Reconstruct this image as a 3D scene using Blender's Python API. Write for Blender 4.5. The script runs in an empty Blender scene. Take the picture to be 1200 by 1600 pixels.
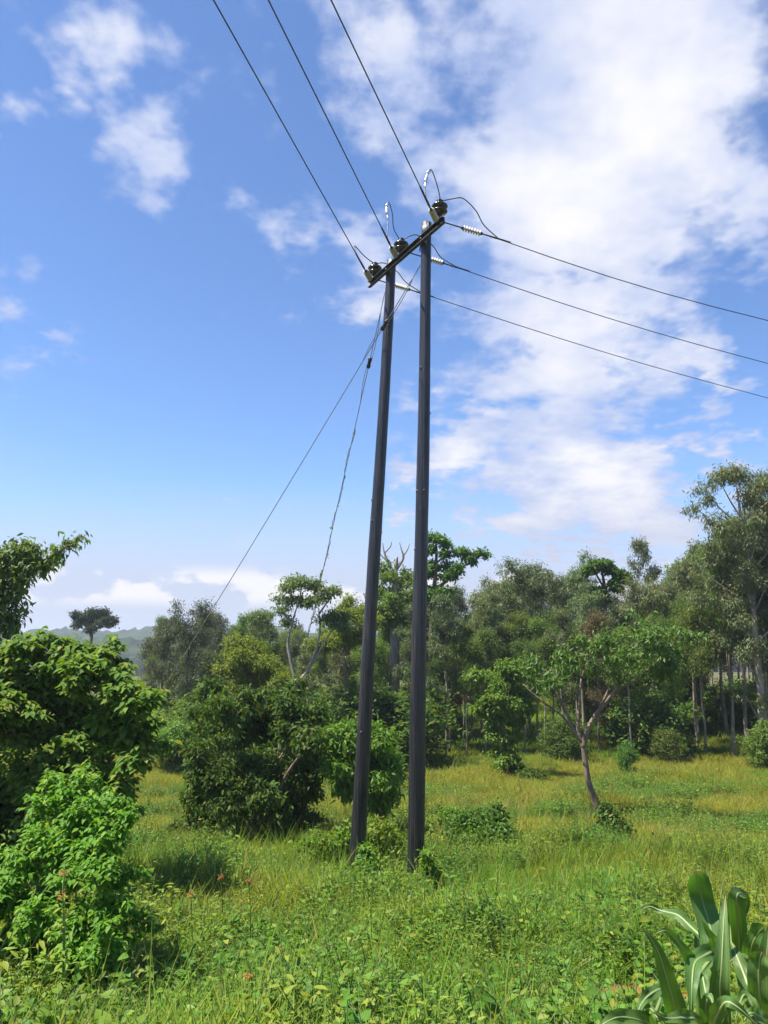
import bpy, math, random
import numpy as np
from mathutils import Vector, Matrix

sc = bpy.context.scene
COL = sc.collection
R = math.radians
rnd = random.Random(7)

# ------------------------------------------------------------------ camera
F = 1209.0                     # focal length in photo pixels (1200 x 1600)
PITCH = R(9.4)
EYE = 3.2                      # metres above the ground at the pole feet
cam = bpy.data.cameras.new('camera')
cam.sensor_fit = 'VERTICAL'
cam.sensor_height = 24.0
cam.lens = 24.0 * F / 1600.0
cam.clip_start = 0.05
cam.clip_end = 6000
cam_o = bpy.data.objects.new('camera', cam)
COL.objects.link(cam_o)
cam_o.location = (0, 0, EYE)
cam_o.rotation_euler = (R(90) + PITCH, 0, 0)
sc.camera = cam_o

# ------------------------------------------------------------------ light
SUN_EL, SUN_AZ = R(63), R(-100)          # azimuth from +Y towards +X
SUN_DIR = Vector((math.sin(SUN_AZ) * math.cos(SUN_EL), math.cos(SUN_AZ) * math.cos(SUN_EL), math.sin(SUN_EL)))
sun = bpy.data.lights.new('sun', 'SUN')
sun.energy = 5.0
sun.angle = R(0.53)
sun.color = (1.0, 0.95, 0.86)
sun_o = bpy.data.objects.new('sun', sun)
COL.objects.link(sun_o)
sun_o.location = (-20, 40, 60)
sun_o.rotation_euler = (-SUN_DIR).to_track_quat('-Z', 'Y').to_euler()

sc.view_settings.view_transform = 'Standard'
sc.view_settings.look = 'None'
sc.view_settings.gamma = 1.0
sc.view_settings.exposure = 1.12
sc.view_settings.use_curve_mapping = False
cy = sc.cycles
cy.max_bounces = 7
cy.diffuse_bounces = 3
cy.glossy_bounces = 2
cy.transmission_bounces = 4
cy.transparent_max_bounces = 6
cy.volume_bounces = 0
cy.caustics_reflective = False
cy.caustics_refractive = False
cy.sample_clamp_indirect = 4.0
cy.use_denoising = True
cy.use_adaptive_sampling = True
cy.adaptive_threshold = 0.015
cy.adaptive_min_samples = 12


def ray(px, py):
    x = (px - 600.0) / F
    u = (800.0 - py) / F
    return np.array([x, math.cos(PITCH) - u * math.sin(PITCH), math.sin(PITCH) + u * math.cos(PITCH)])


def at(px, py, Y):
    d = ray(px, py)
    p = d * (Y / d[1])
    return np.array([p[0], p[1], p[2] + EYE])


def at_h(px, py, z):
    d = ray(px, py)
    p = d * ((z - EYE) / d[2])
    return np.array([p[0], p[1], z])


# ---- node helpers
def N(nt, t, **kw):
    n = nt.nodes.new(t)
    for k, v in kw.items():
        if k.startswith('i_'):
            n.inputs[int(k[2:])].default_value = v
        else:
            setattr(n, k, v)
    return n


def math_n(nt, op, a, b=None, clamp=False):
    n = nt.nodes.new('ShaderNodeMath')
    n.operation = op
    n.use_clamp = clamp
    for i, v in enumerate((a, b)):
        if v is None:
            continue
        if isinstance(v, (int, float)):
            n.inputs[i].default_value = v
        else:
            nt.links.new(v, n.inputs[i])
    return n.outputs[0]


def mix_c(nt, fac, a, b):
    n = nt.nodes.new('ShaderNodeMix')
    n.data_type = 'RGBA'
    n.clamp_factor = True
    for sock, v in ((n.inputs[0], fac), (n.inputs[6], a), (n.inputs[7], b)):
        if isinstance(v, (int, float)):
            sock.default_value = v
        elif isinstance(v, (tuple, list)):
            sock.default_value = (*v[:3], 1)
        else:
            nt.links.new(v, sock)
    return n.outputs[2]


def smooth(nt, v, lo, hi, a=0.0, b=1.0):
    n = nt.nodes.new('ShaderNodeMapRange')
    n.interpolation_type = 'SMOOTHSTEP'
    nt.links.new(v, n.inputs[0])
    n.inputs[1].default_value = lo
    n.inputs[2].default_value = hi
    n.inputs[3].default_value = a
    n.inputs[4].default_value = b
    return n.outputs[0]


# ------------------------------------------------------------------ sky
world = bpy.data.worlds.new('World')
sc.world = world
world.use_nodes = True
wt = world.node_tree
wt.nodes.clear()
L = wt.links.new
w_out = N(wt, 'ShaderNodeOutputWorld')
bg = N(wt, 'ShaderNodeBackground')
SKY_STRENGTH = 0.068
bg.inputs[1].default_value = SKY_STRENGTH
L(bg.outputs[0], w_out.inputs[0])
sky = N(wt, 'ShaderNodeTexSky')
sky.sky_type = 'NISHITA'
sky.sun_disc = False
sky.sun_elevation = SUN_EL
sky.sun_rotation = SUN_AZ
sky.altitude = 1100
sky.air_density = 1.0
sky.dust_density = 0.3
sky.ozone_density = 1.6
tc = N(wt, 'ShaderNodeTexCoord')
sep = N(wt, 'ShaderNodeSeparateXYZ')
L(tc.outputs['Generated'], sep.inputs[0])
dz = sep.outputs[2]
# cloud-plane coordinates: a flat layer seen in perspective
den = math_n(wt, 'ADD', math_n(wt, 'MAXIMUM', dz, 0.0), 0.22)
comb = N(wt, 'ShaderNodeCombineXYZ')
L(math_n(wt, 'DIVIDE', sep.outputs[0], den), comb.inputs[0])
L(math_n(wt, 'DIVIDE', sep.outputs[1], den), comb.inputs[1])
plane = comb.outputs[0]


def noise(scale, detail=6, rough=0.55, off=0.0, src=None, color=False):
    n = N(wt, 'ShaderNodeTexNoise', noise_dimensions='2D')
    n.inputs['Scale'].default_value = scale
    n.inputs['Detail'].default_value = detail
    n.inputs['Roughness'].default_value = rough
    v = N(wt, 'ShaderNodeVectorMath', operation='ADD')
    L(src if src is not None else plane, v.inputs[0])
    v.inputs[1].default_value = (off, off * 1.7, 0)
    L(v.outputs[0], n.inputs['Vector'])
    return n.outputs[1 if color else 0]


# where the cloud banks lie: directions on the sky with an angular radius; a low warp breaks their outline
warp = noise(3.4, 4, 0.62, 2.2, color=True)
wv = N(wt, 'ShaderNodeVectorMath', operation='MULTIPLY_ADD')
L(warp, wv.inputs[0])
wv.inputs[1].default_value = (0.26, 0.26, 0.26)
wv.inputs[2].default_value = (-0.13, -0.13, -0.13)
wa = N(wt, 'ShaderNodeVectorMath', operation='ADD')
L(tc.outputs['Generated'], wa.inputs[0])
L(wv.outputs[0], wa.inputs[1])
banks = [  # photo px, py, radius px, weight
    (165, 105, 125, .37), (50, 150, 110, .34), (235, 245, 135, .40), (325, 310, 60, .26),
    (450, 310, 105, .40), (550, 400, 140, .48), (400, 150, 130, .22), (580, 50, 200, .38),
    (690, 140, 170, .40), (810, 50, 260, .50), (980, 110, 320, .74), (1110, 60, 220, .56), (890, 260, 290, .70),
    (1060, 260, 230, .58), (1000, 420, 230, .56), (880, 460, 250, .52), (1170, 340, 140, .50),
    (730, 470, 170, .42), (890, 600, 220, .50), (740, 700, 180, .54), (870, 740, 230, .62), (1010, 800, 190, .50), (1060, 510, 150, .38),
    (1110, 615, 115, .54), (1070, 720, 52, .44), (1195, 690, 90, .44), (30, 560, 130, .16), (20, 450, 100, .22), (625, 795, 70, .36), (330, 830, 110, .3),
]
acc = None
for (px, py, r, w) in banks:
    d = Vector(ray(px, py)).normalized()
    vm = N(wt, 'ShaderNodeVectorMath', operation='DISTANCE')
    L(wa.outputs[0], vm.inputs[0])
    vm.inputs[1].default_value = d
    c0 = math.cos(math.atan(math.hypot(px - 600, py - 800) / F))
    ma = N(wt, 'ShaderNodeMath', operation='MULTIPLY_ADD')
    L(vm.outputs['Value'], ma.inputs[0])
    ma.inputs[1].default_value = -w / (r / F * c0)
    ma.inputs[2].default_value = w
    if acc is None:
        acc = math_n(wt, 'MAXIMUM', ma.outputs[0], 0.0)
    else:
        mx = N(wt, 'ShaderNodeMath', operation='SMOOTH_MAX')
        L(acc, mx.inputs[0])
        L(ma.outputs[0], mx.inputs[1])
        mx.inputs[2].default_value = 0.08
        acc = mx.outputs[0]
n_big = noise(3.0, 8, 0.60, 3.1)
n_fine = noise(8.0, 7, 0.62, 8.3)
nn = math_n(wt, 'ADD', math_n(wt, 'MULTIPLY', n_big, 0.52), math_n(wt, 'MULTIPLY', n_fine, 0.48))
# the rest of the sky, outside the view, carries the same scattered cloud
side = smooth(wt, sep.outputs[1], 0.35, 0.05, 0.0, 0.05)
field = math_n(wt, 'ADD', nn, math_n(wt, 'ADD', acc, side))
cover = smooth(wt, field, 0.62, 0.87)
# streaks of thin cloud low over the horizon
st = N(wt, 'ShaderNodeCombineXYZ')
L(sep.outputs[0], st.inputs[0])
L(math_n(wt, 'MULTIPLY', math_n(wt, 'ADD', dz, math_n(wt, 'MULTIPLY', sep.outputs[0], 0.10)), 8.0), st.inputs[1])
n_str = noise(2.4, 6, 0.58, 5.0, st.outputs[0])
low = smooth(wt, dz, 0.26, 0.05)
streak = math_n(wt, 'MULTIPLY', smooth(wt, n_str, 0.42, 0.66), math_n(wt, 'MULTIPLY', low, 0.8))
cover = math_n(wt, 'MAXIMUM', cover, streak)
# pale bank and haze at the horizon, with small cumulus heads
haze_h = smooth(wt, dz, 0.215, 0.06, 0.0, 0.90)
cover = math_n(wt, 'MAXIMUM', cover, haze_h)
st2 = N(wt, 'ShaderNodeCombineXYZ')
L(sep.outputs[0], st2.inputs[0])
L(math_n(wt, 'MULTIPLY', dz, 1.8), st2.inputs[1])
n_cu = noise(9.0, 6, 0.55, 1.3, st2.outputs[0])
cu = math_n(wt, 'MULTIPLY', smooth(wt, n_cu, 0.45, 0.55), math_n(wt, 'MULTIPLY', smooth(wt, dz, 0.098, 0.075), smooth(wt, dz, 0.035, 0.055)))
# colours (divided by the background strength)
k = 1.0 / SKY_STRENGTH
shade = smooth(wt, math_n(wt, 'ADD', math_n(wt, 'MULTIPLY', n_big, 0.7), math_n(wt, 'MULTIPLY', acc, 0.55)), 0.42, 0.80)
c_cloud = mix_c(wt, shade, (0.245 * k, 0.29 * k, 0.42 * k), (0.46 * k, 0.457 * k, 0.475 * k))
c_low = (0.295 * k, 0.313 * k, 0.385 * k)
c_cloud = mix_c(wt, haze_h, c_cloud, c_low)
tint = N(wt, 'ShaderNodeMix', data_type='RGBA', blend_type='MULTIPLY')
tint.inputs[0].default_value = 1.0
L(sky.outputs[0], tint.inputs[6])
tint.inputs[7].default_value = (1.02, 1.20, 1.46, 1)
c = mix_c(wt, cover, tint.outputs[2], c_cloud)
c = mix_c(wt, cu, c, (0.455 * k, 0.45 * k, 0.465 * k))
L(c, bg.inputs[0])
world.cycles.sampling_method = 'MANUAL'
world.cycles.sample_map_resolution = 256


# ------------------------------------------------------------------ materials
def mat(name):
    m = bpy.data.materials.new(name)
    m.use_nodes = True
    m.node_tree.nodes.clear()
    o = N(m.node_tree, 'ShaderNodeOutputMaterial')
    return m, m.node_tree, o


def leaf_mat(name, c1, c2, c3=None, trans=0.42, rough=0.45, tint=(1.35, 1.25, 0.55), spec=0.4, field=None, vary=(0.008, 0.10, 1.0)):
    """Leaves: colour varies from leaf to leaf and from plant to plant; light shines through."""
    m, nt, o = mat(name)
    g = N(nt, 'ShaderNodeNewGeometry')
    oi = N(nt, 'ShaderNodeObjectInfo')
    f = math_n(nt, 'FRACT', math_n(nt, 'ADD', g.outputs['Random Per Island'], math_n(nt, 'MULTIPLY', oi.outputs['Random'], vary[2])))
    col = mix_c(nt, f, c1, c2)
    if c3 is not None:
        f2 = math_n(nt, 'FRACT', math_n(nt, 'MULTIPLY', f, 7.31))
        col = mix_c(nt, smooth(nt, f2, 0.80, 0.98), col, c3)
    if field is not None:      # patches of another growth across the ground: (colour, scale, lo, hi)
        tx = N(nt, 'ShaderNodeTexNoise')
        tx.inputs['Scale'].default_value = field[1]
        tx.inputs['Detail'].default_value = 4
        nt.links.new(g.outputs['Position'], tx.inputs['Vector'])
        col = mix_c(nt, smooth(nt, tx.outputs[0], field[2], field[3], 0, 0.9), col, field[0])
    hs = N(nt, 'ShaderNodeHueSaturation')
    r2 = math_n(nt, 'FRACT', math_n(nt, 'MULTIPLY', oi.outputs['Random'], 13.7))
    nt.links.new(smooth(nt, oi.outputs['Random'], 0, 1, 0.5 - vary[0], 0.5 + vary[0]), hs.inputs['Hue'])
    nt.links.new(smooth(nt, r2, 0, 1, 1 - vary[1], 1 + vary[1]), hs.inputs['Value'])
    nt.links.new(col, hs.inputs['Color'])
    col = hs.outputs[0]
    p = N(nt, 'ShaderNodeBsdfPrincipled')
    nt.links.new(col, p.inputs['Base Color'])
    p.inputs['Roughness'].default_value = rough
    p.inputs['Specular IOR Level'].default_value = spec
    t = N(nt, 'ShaderNodeBsdfTranslucent')
    tm = N(nt, 'ShaderNodeMix', data_type='RGBA', blend_type='MULTIPLY')
    tm.inputs[0].default_value = 1.0
    nt.links.new(col, tm.inputs[6])
    tm.inputs[7].default_value = (*tint, 1)
    nt.links.new(tm.outputs[2], t.inputs[0])
    mx = N(nt, 'ShaderNodeMixShader')
    mx.inputs[0].default_value = trans
    nt.links.new(p.outputs[0], mx.inputs[1])
    nt.links.new(t.outputs[0], mx.inputs[2])
    nt.links.new(mx.outputs[0], o.inputs[0])
    return m


def solid_mat(name, c1, c2, scale=(8, 8, 8), rough=0.7, metal=0.0, spec=0.4, bump=0.0, detail=6, space='Object', lo=0.35, hi=0.65, c3=None):
    m, nt, o = mat(name)
    t = N(nt, 'ShaderNodeTexCoord')
    mp = N(nt, 'ShaderNodeMapping')
    mp.inputs['Scale'].default_value = scale
    nt.links.new(t.outputs[space], mp.inputs[0])
    n = N(nt, 'ShaderNodeTexNoise')
    n.inputs['Scale'].default_value = 1.0
    n.inputs['Detail'].default_value = detail
    nt.links.new(mp.outputs[0], n.inputs['Vector'])
    col = mix_c(nt, smooth(nt, n.outputs[0], lo, hi), c1, c2)
    if c3 is not None:
        n2 = N(nt, 'ShaderNodeTexNoise')
        n2.inputs['Scale'].default_value = 2.3
        n2.inputs['Detail'].default_value = 3
        nt.links.new(mp.outputs[0], n2.inputs['Vector'])
        col = mix_c(nt, smooth(nt, n2.outputs[0], 0.58, 0.72), col, c3)
    p = N(nt, 'ShaderNodeBsdfPrincipled')
    nt.links.new(col, p.inputs['Base Color'])
    p.inputs['Roughness'].default_value = rough
    p.inputs['Metallic'].default_value = metal
    p.inputs['Specular IOR Level'].default_value = spec
    if bump:
        b = N(nt, 'ShaderNodeBump')
        b.inputs['Strength'].default_value = bump
        b.inputs['Distance'].default_value = 0.02
        nt.links.new(n.outputs[0], b.inputs['Height'])
        nt.links.new(b.outputs[0], p.inputs['Normal'])
    nt.links.new(p.outputs[0], o.inputs[0])
    return m


M = {}
M['grass_near'] = leaf_mat('meadow_grass', (0.110, 0.225, 0.022), (0.175, 0.300, 0.032), (0.34, 0.32, 0.09), 0.5, 0.6, (1.3, 1.3, 0.45), 0.2, ((0.25, 0.285, 0.035), 0.35, 0.44, 0.62), vary=(0.02, 0.22, 1.0))
M['grass_far'] = leaf_mat('dry_meadow_grass', (0.20, 0.235, 0.032), (0.27, 0.27, 0.042), (0.36, 0.29, 0.08), 0.5, 0.6, (1.2, 1.2, 0.5), 0.15, ((0.120, 0.21, 0.028), 0.28, 0.55, 0.68), vary=(0.02, 0.22, 1.0))
M['weed'] = leaf_mat('weed_leaf', (0.080, 0.185, 0.020), (0.150, 0.270, 0.030), (0.24, 0.28, 0.035), 0.45, 0.55, (1.35, 1.3, 0.45), 0.25, field=((0.22, 0.27, 0.032), 0.4, 0.46, 0.62), vary=(0.02, 0.22, 1.0))
M['vine'] = leaf_mat('ground_vine_leaf', (0.085, 0.190, 0.018), (0.150, 0.260, 0.026), (0.24, 0.27, 0.03), 0.42, 0.5, (1.35, 1.3, 0.45), 0.25, vary=(0.02, 0.22, 1.0))
M['shrub_near'] = leaf_mat('bright_shrub_leaf', (0.085, 0.205, 0.018), (0.160, 0.300, 0.028), (0.24, 0.33, 0.04), 0.45, 0.5, (1.3, 1.3, 0.45), 0.2)
M['bush_left'] = leaf_mat('broad_bush_leaf', (0.070, 0.155, 0.022), (0.140, 0.240, 0.036), (0.24, 0.26, 0.05), 0.40, 0.6, (1.3, 1.25, 0.45), 0.14)
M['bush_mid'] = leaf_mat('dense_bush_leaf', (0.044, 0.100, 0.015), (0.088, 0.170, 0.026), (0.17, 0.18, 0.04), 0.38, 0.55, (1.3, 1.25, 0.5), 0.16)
M['bush_bright'] = leaf_mat('young_bush_leaf', (0.070, 0.165, 0.022), (0.120, 0.230, 0.032), None, 0.42, 0.5, (1.3, 1.25, 0.5), 0.25)
M['creeper'] = leaf_mat('creeper_leaf', (0.090, 0.190, 0.024), (0.160, 0.270, 0.036), (0.24, 0.30, 0.05), 0.42, 0.55, (1.3, 1.25, 0.5), 0.2)
M['hang'] = leaf_mat('hanging_leaf', (0.105, 0.175, 0.045), (0.190, 0.260, 0.075), None, 0.45, 0.5, (1.35, 1.25, 0.55), 0.3)
M['euc'] = leaf_mat('eucalyptus_leaf', (0.095, 0.140, 0.050), (0.165, 0.212, 0.080), (0.17, 0.15, 0.06), 0.42, 0.5, (1.2, 1.15, 0.65), 0.35, vary=(0.02, 0.22, 1.0))
M['euc_dark'] = leaf_mat('dark_eucalyptus_leaf', (0.060, 0.080, 0.042), (0.100, 0.122, 0.060), (0.14, 0.11, 0.065), 0.38, 0.5, (1.15, 1.1, 0.65), 0.3, vary=(0.02, 0.22, 1.0))
M['wood_green'] = leaf_mat('woodland_leaf', (0.080, 0.140, 0.024), (0.140, 0.215, 0.038), (0.19, 0.21, 0.04), 0.42, 0.55, (1.3, 1.25, 0.5), 0.25, vary=(0.02, 0.22, 1.0))
M['pale'] = leaf_mat('pale_tree_leaf', (0.12, 0.18, 0.065), (0.19, 0.25, 0.095), None, 0.45, 0.55, (1.25, 1.2, 0.6), 0.25)
M['yellow'] = leaf_mat('yellow_green_leaf', (0.13, 0.19, 0.022), (0.22, 0.26, 0.032), None, 0.45, 0.55, (1.2, 1.15, 0.45), 0.25)
M['dry'] = leaf_mat('dry_brown_leaf', (0.12, 0.095, 0.045), (0.19, 0.14, 0.065), (0.09, 0.14, 0.035), 0.4, 0.65, (1.15, 1.05, 0.65), 0.15, vary=(0.02, 0.22, 1.0))
M['small_tree'] = leaf_mat('glossy_tree_leaf', (0.060, 0.135, 0.022), (0.110, 0.205, 0.036), (0.17, 0.24, 0.05), 0.42, 0.48, (1.3, 1.25, 0.5), 0.3)
M['far_tree'] = leaf_mat('distant_leaf', (0.04, 0.06, 0.03), (0.06, 0.085, 0.036), None, 0.3, 0.65, (1.2, 1.2, 0.6), 0.15)
M['corn'] = leaf_mat('maize_leaf', (0.080, 0.155, 0.036), (0.105, 0.190, 0.044), None, 0.36, 0.46, (1.0, 1.35, 0.25), 0.4)
_nt = M['corn'].node_tree
_pb = next(n for n in _nt.nodes if n.type == 'BSDF_PRINCIPLED')
_tr = next(n for n in _nt.nodes if n.type == 'BSDF_TRANSLUCENT')
_at = N(_nt, 'ShaderNodeAttribute', attribute_name='blade')
_mp = N(_nt, 'ShaderNodeMapping')
_mp.inputs['Scale'].default_value = (22, 1.6, 5)
_nt.links.new(_at.outputs['Vector'], _mp.inputs[0])
_no = N(_nt, 'ShaderNodeTexNoise')
_no.inputs['Scale'].default_value = 1.0
_no.inputs['Detail'].default_value = 5
_nt.links.new(_mp.outputs[0], _no.inputs['Vector'])
_sp = N(_nt, 'ShaderNodeSeparateXYZ')
_nt.links.new(_at.outputs['Vector'], _sp.inputs[0])
_n2 = N(_nt, 'ShaderNodeTexNoise')
_n2.inputs['Scale'].default_value = 6.0
_nt.links.new(_at.outputs['Vector'], _n2.inputs['Vector'])
_tip = smooth(_nt, math_n(_nt, 'ADD', _sp.outputs[1], math_n(_nt, 'MULTIPLY', _n2.outputs[0], 0.16)), 0.98, 1.08)
for _b in (_pb, _tr):
    _src = _b.inputs[0].links[0].from_socket
    _hs = N(_nt, 'ShaderNodeHueSaturation')
    _nt.links.new(_src, _hs.inputs['Color'])
    _nt.links.new(smooth(_nt, _no.outputs[0], 0.3, 0.7, 0.72, 1.3), _hs.inputs['Value'])
    _nt.links.new(mix_c(_nt, _tip, _hs.outputs[0], (0.22, 0.15, 0.06)), _b.inputs[0])
_bp = N(_nt, 'ShaderNodeBump')
_bp.inputs['Strength'].default_value = 0.35
_bp.inputs['Distance'].default_value = 0.002
_nt.links.new(_no.outputs[0], _bp.inputs['Height'])
_nt.links.new(_bp.outputs[0], _pb.inputs['Normal'])
M['corn_rib'] = leaf_mat('maize_midrib', (0.26, 0.34, 0.12), (0.30, 0.38, 0.14), None, 0.2, 0.45, (1.1, 1.2, 0.5), 0.4)
M['stem'] = solid_mat('green_stem', (0.07, 0.14, 0.025), (0.10, 0.17, 0.035), (20, 20, 20), 0.5)
M['bark_dark'] = solid_mat('dark_bark', (0.055, 0.042, 0.030), (0.11, 0.085, 0.06), (9, 9, 2.5), 0.85, bump=0.6)
M['bark_brown'] = solid_mat('brown_bark', (0.13, 0.095, 0.06), (0.24, 0.18, 0.12), (12, 12, 3), 0.85, bump=0.7)
M['bark_pale'] = solid_mat('pale_bark', (0.20, 0.17, 0.13), (0.33, 0.29, 0.23), (6, 6, 1.8), 0.8, bump=0.4, c3=(0.20, 0.16, 0.12))
M['bark_euc'] = solid_mat('eucalyptus_bark', (0.20, 0.165, 0.12), (0.34, 0.285, 0.21), (5, 5, 1.2), 0.8, bump=0.4, c3=(0.10, 0.075, 0.05))
M['flower'] = leaf_mat('orange_flower', (0.46, 0.18, 0.05), (0.55, 0.25, 0.08), None, 0.3, 0.6, (1.1, 1.0, 0.8), 0.2)
M['pole'] = solid_mat('creosoted_wood_glare_tint', (0.006, 0.007, 0.012), (0.024, 0.022, 0.026), (38, 38, 0.7), 0.40, spec=0.6, bump=1.0, detail=9, lo=0.40, hi=0.60, c3=(0.075, 0.048, 0.032))  # dark creosote, with the bluish cast of glare painted into the base colours
M['steel'] = solid_mat('weathered_steel', (0.04, 0.04, 0.045), (0.075, 0.075, 0.08), (14, 14, 14), 0.6, 0.3)
M['bright_steel'] = solid_mat('bare_aluminium', (0.62, 0.62, 0.62), (0.75, 0.75, 0.74), (30, 30, 30), 0.35, 0.9)
M['wire'] = solid_mat('conductor_strand', (0.055, 0.055, 0.06), (0.10, 0.10, 0.10), (20, 20, 20), 0.5, 0.5)
M['guy'] = solid_mat('galvanised_strand', (0.22, 0.22, 0.22), (0.32, 0.32, 0.31), (30, 30, 30), 0.5, 0.6)
M['porcelain'] = solid_mat('brown_black_porcelain', (0.018, 0.012, 0.012), (0.030, 0.020, 0.018), (8, 8, 8), 0.22, spec=0.6)
M['polymer'] = solid_mat('pale_polymer', (0.42, 0.38, 0.31), (0.52, 0.48, 0.40), (20, 20, 20), 0.5)
M['soil'] = None


# ------------------------------------------------------------------ mesh helpers
def mesh_np(name, V, faces, material, smooth_shade=False):
    """faces: list of int arrays (n x 3 or n x 4)."""
    me = bpy.data.meshes.new(name)
    V = np.asarray(V, dtype=np.float32)
    me.vertices.add(len(V))
    me.vertices.foreach_set('co', V.ravel())
    idx = np.concatenate([f.ravel() for f in faces]).astype(np.int32)
    tot = np.concatenate([np.full(len(f), f.shape[1]) for f in faces]).astype(np.int32)
    st = np.concatenate([[0], np.cumsum(tot)[:-1]]).astype(np.int32)
    me.loops.add(len(idx))
    me.loops.foreach_set('vertex_index', idx)
    me.polygons.add(len(tot))
    me.polygons.foreach_set('loop_start', st)
    if smooth_shade:
        me.polygons.foreach_set('use_smooth', np.ones(len(tot), dtype=bool))
    me.update(calc_edges=True)
    if material is not None:
        me.materials.append(material)
    return me


def link(name, data, parent=None, kind=None, label=None):
    o = bpy.data.objects.new(name, data)
    COL.objects.link(o)
    if parent is not None:
        o.parent = parent
    if kind:
        o['kind'] = kind
    if label:
        o['label'] = label
    return o


def thing(name, label, cat, loc=(0, 0, 0), group=None, data=None):
    o = bpy.data.objects.new(name, data)
    COL.objects.link(o)
    o.location = tuple(float(v) for v in loc)
    o['label'] = label
    o['category'] = cat
    if group:
        o['group'] = group
    return o


def unit(a):
    a = np.asarray(a, dtype=float)
    return a / np.maximum(np.linalg.norm(a, axis=-1, keepdims=True), 1e-9)


def spline(pts, n):
    """Catmull-Rom through the points."""
    P = np.asarray(pts, float)
    if len(P) == 2:
        t = np.linspace(0, 1, n)[:, None]
        return P[0] * (1 - t) + P[1] * t
    Q = np.vstack([2 * P[0] - P[1], P, 2 * P[-1] - P[-2]])
    m = len(P) - 1
    u = np.linspace(0, m, n)
    i = np.minimum(u.astype(int), m - 1)
    t = (u - i)[:, None]
    a, b, c, d = Q[i], Q[i + 1], Q[i + 2], Q[i + 3]
    return 0.5 * ((2 * b) + (-a + c) * t + (2 * a - 5 * b + 4 * c - d) * t ** 2 + (-a + 3 * b - 3 * c + d) * t ** 3)


class Geo:
    def __init__(self):
        self.V, self.F3, self.F4, self.n = [], [], [], 0

    def add(self, V, F3=None, F4=None):
        if F3 is not None and len(F3):
            self.F3.append(np.asarray(F3) + self.n)
        if F4 is not None and len(F4):
            self.F4.append(np.asarray(F4) + self.n)
        self.V.append(np.asarray(V, float))
        self.n += len(V)

    def tube(self, pts, rad, sides=6, cap=True):
        P = np.asarray(pts, float)
        n = len(P)
        rad = np.interp(np.linspace(0, 1, n), np.linspace(0, 1, len(np.atleast_1d(rad))), np.atleast_1d(rad))
        T = unit(np.gradient(P, axis=0))
        ref = np.array([1.0, 0, 0]) if abs(T[0][0]) < 0.8 else np.array([0, 1.0, 0])
        A = unit(np.cross(T, ref))
        B = np.cross(T, A)
        an = np.linspace(0, 2 * math.pi, sides, endpoint=False)
        ring = np.cos(an)[None, :, None] * A[:, None] + np.sin(an)[None, :, None] * B[:, None]
        V = (P[:, None] + ring * rad[:, None, None]).reshape(-1, 3)
        i, j = np.meshgrid(np.arange(n - 1), np.arange(sides), indexing='ij')
        i, j = i.ravel(), j.ravel()
        j2 = (j + 1) % sides
        q = np.stack([i * sides + j, i * sides + j2, (i + 1) * sides + j2, (i + 1) * sides + j], 1)
        tri = None
        if cap:
            V = np.vstack([V, P[0], P[-1]])
            k = np.arange(sides)
            k2 = (k + 1) % sides
            tri = np.vstack([np.stack([k2, k, np.full(sides, n * sides)], 1),
                             np.stack([(n - 1) * sides + k, (n - 1) * sides + k2, np.full(sides, n * sides + 1)], 1)])
        self.add(V, tri, q)

    def lathe(self, prof, origin, axis, sides=20):
        """prof: (radius, height) pairs along the axis."""
        ax = unit(np.asarray(axis, float))
        ref = np.array([1.0, 0, 0]) if abs(ax[0]) < 0.8 else np.array([0, 1.0, 0])
        A = unit(np.cross(ax, ref))
        B = np.cross(ax, A)
        an = np.linspace(0, 2 * math.pi, sides, endpoint=False)
        ring = np.cos(an)[:, None] * A + np.sin(an)[:, None] * B
        V = np.vstack([np.asarray(origin) + ax * h + ring * max(r, 1e-4) for r, h in prof])
        n = len(prof)
        i, j = np.meshgrid(np.arange(n - 1), np.arange(sides), indexing='ij')
        i, j = i.ravel(), j.ravel()
        j2 = (j + 1) % sides
        self.add(V, None, np.stack([i * sides + j, i * sides + j2, (i + 1) * sides + j2, (i + 1) * sides + j], 1))

    def box(self, c, ax, ay, az):
        """c centre, three half-extent vectors."""
        c, ax, ay, az = (np.asarray(v, float) for v in (c, ax, ay, az))
        V = [c + sx * ax + sy * ay + sz * az for sx in (-1, 1) for sy in (-1, 1) for sz in (-1, 1)]
        self.add(V, None, [[0, 1, 3, 2], [4, 6, 7, 5], [0, 4, 5, 1], [2, 3, 7, 6], [0, 2, 6, 4], [1, 5, 7, 3]])

    def mesh(self, name, material, origin=(0, 0, 0), smooth_shade=True):
        V = np.vstack(self.V) - np.asarray(origin, float)
        fs = []
        if self.F3:
            fs.append(np.vstack(self.F3))
        if self.F4:
            fs.append(np.vstack(self.F4))
        return mesh_np(name, V, fs, material, smooth_shade)


# leaf shapes: x along the leaf, y across, z out of the face (unit length and width)
def template(rows, bend=0.25, fold=0.18):
    """rows: (t, half width); first and last are points."""
    V = [(rows[0][0], 0, 0, 0)]
    Fc = []
    prev = [0]
    for (t, w) in rows[1:-1]:
        b = len(V)
        z = -bend * t * t
        V += [(t, w, z, fold * w), (t, 0, z, 0), (t, -w, z, fold * w)]
        if len(prev) == 1:
            Fc += [(prev[0], b + 1, b), (prev[0], b + 2, b + 1)]
        else:
            p = prev
            Fc += [(p[0], p[1], b + 1), (p[0], b + 1, b), (p[1], p[2], b + 2), (p[1], b + 2, b + 1)]
        prev = [b, b + 1, b + 2]
    e = len(V)
    V.append((rows[-1][0], 0, -bend, 0))
    Fc += [(prev[0], prev[1], e), (prev[1], prev[2], e)]
    return np.array(V, float), np.array(Fc)


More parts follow.
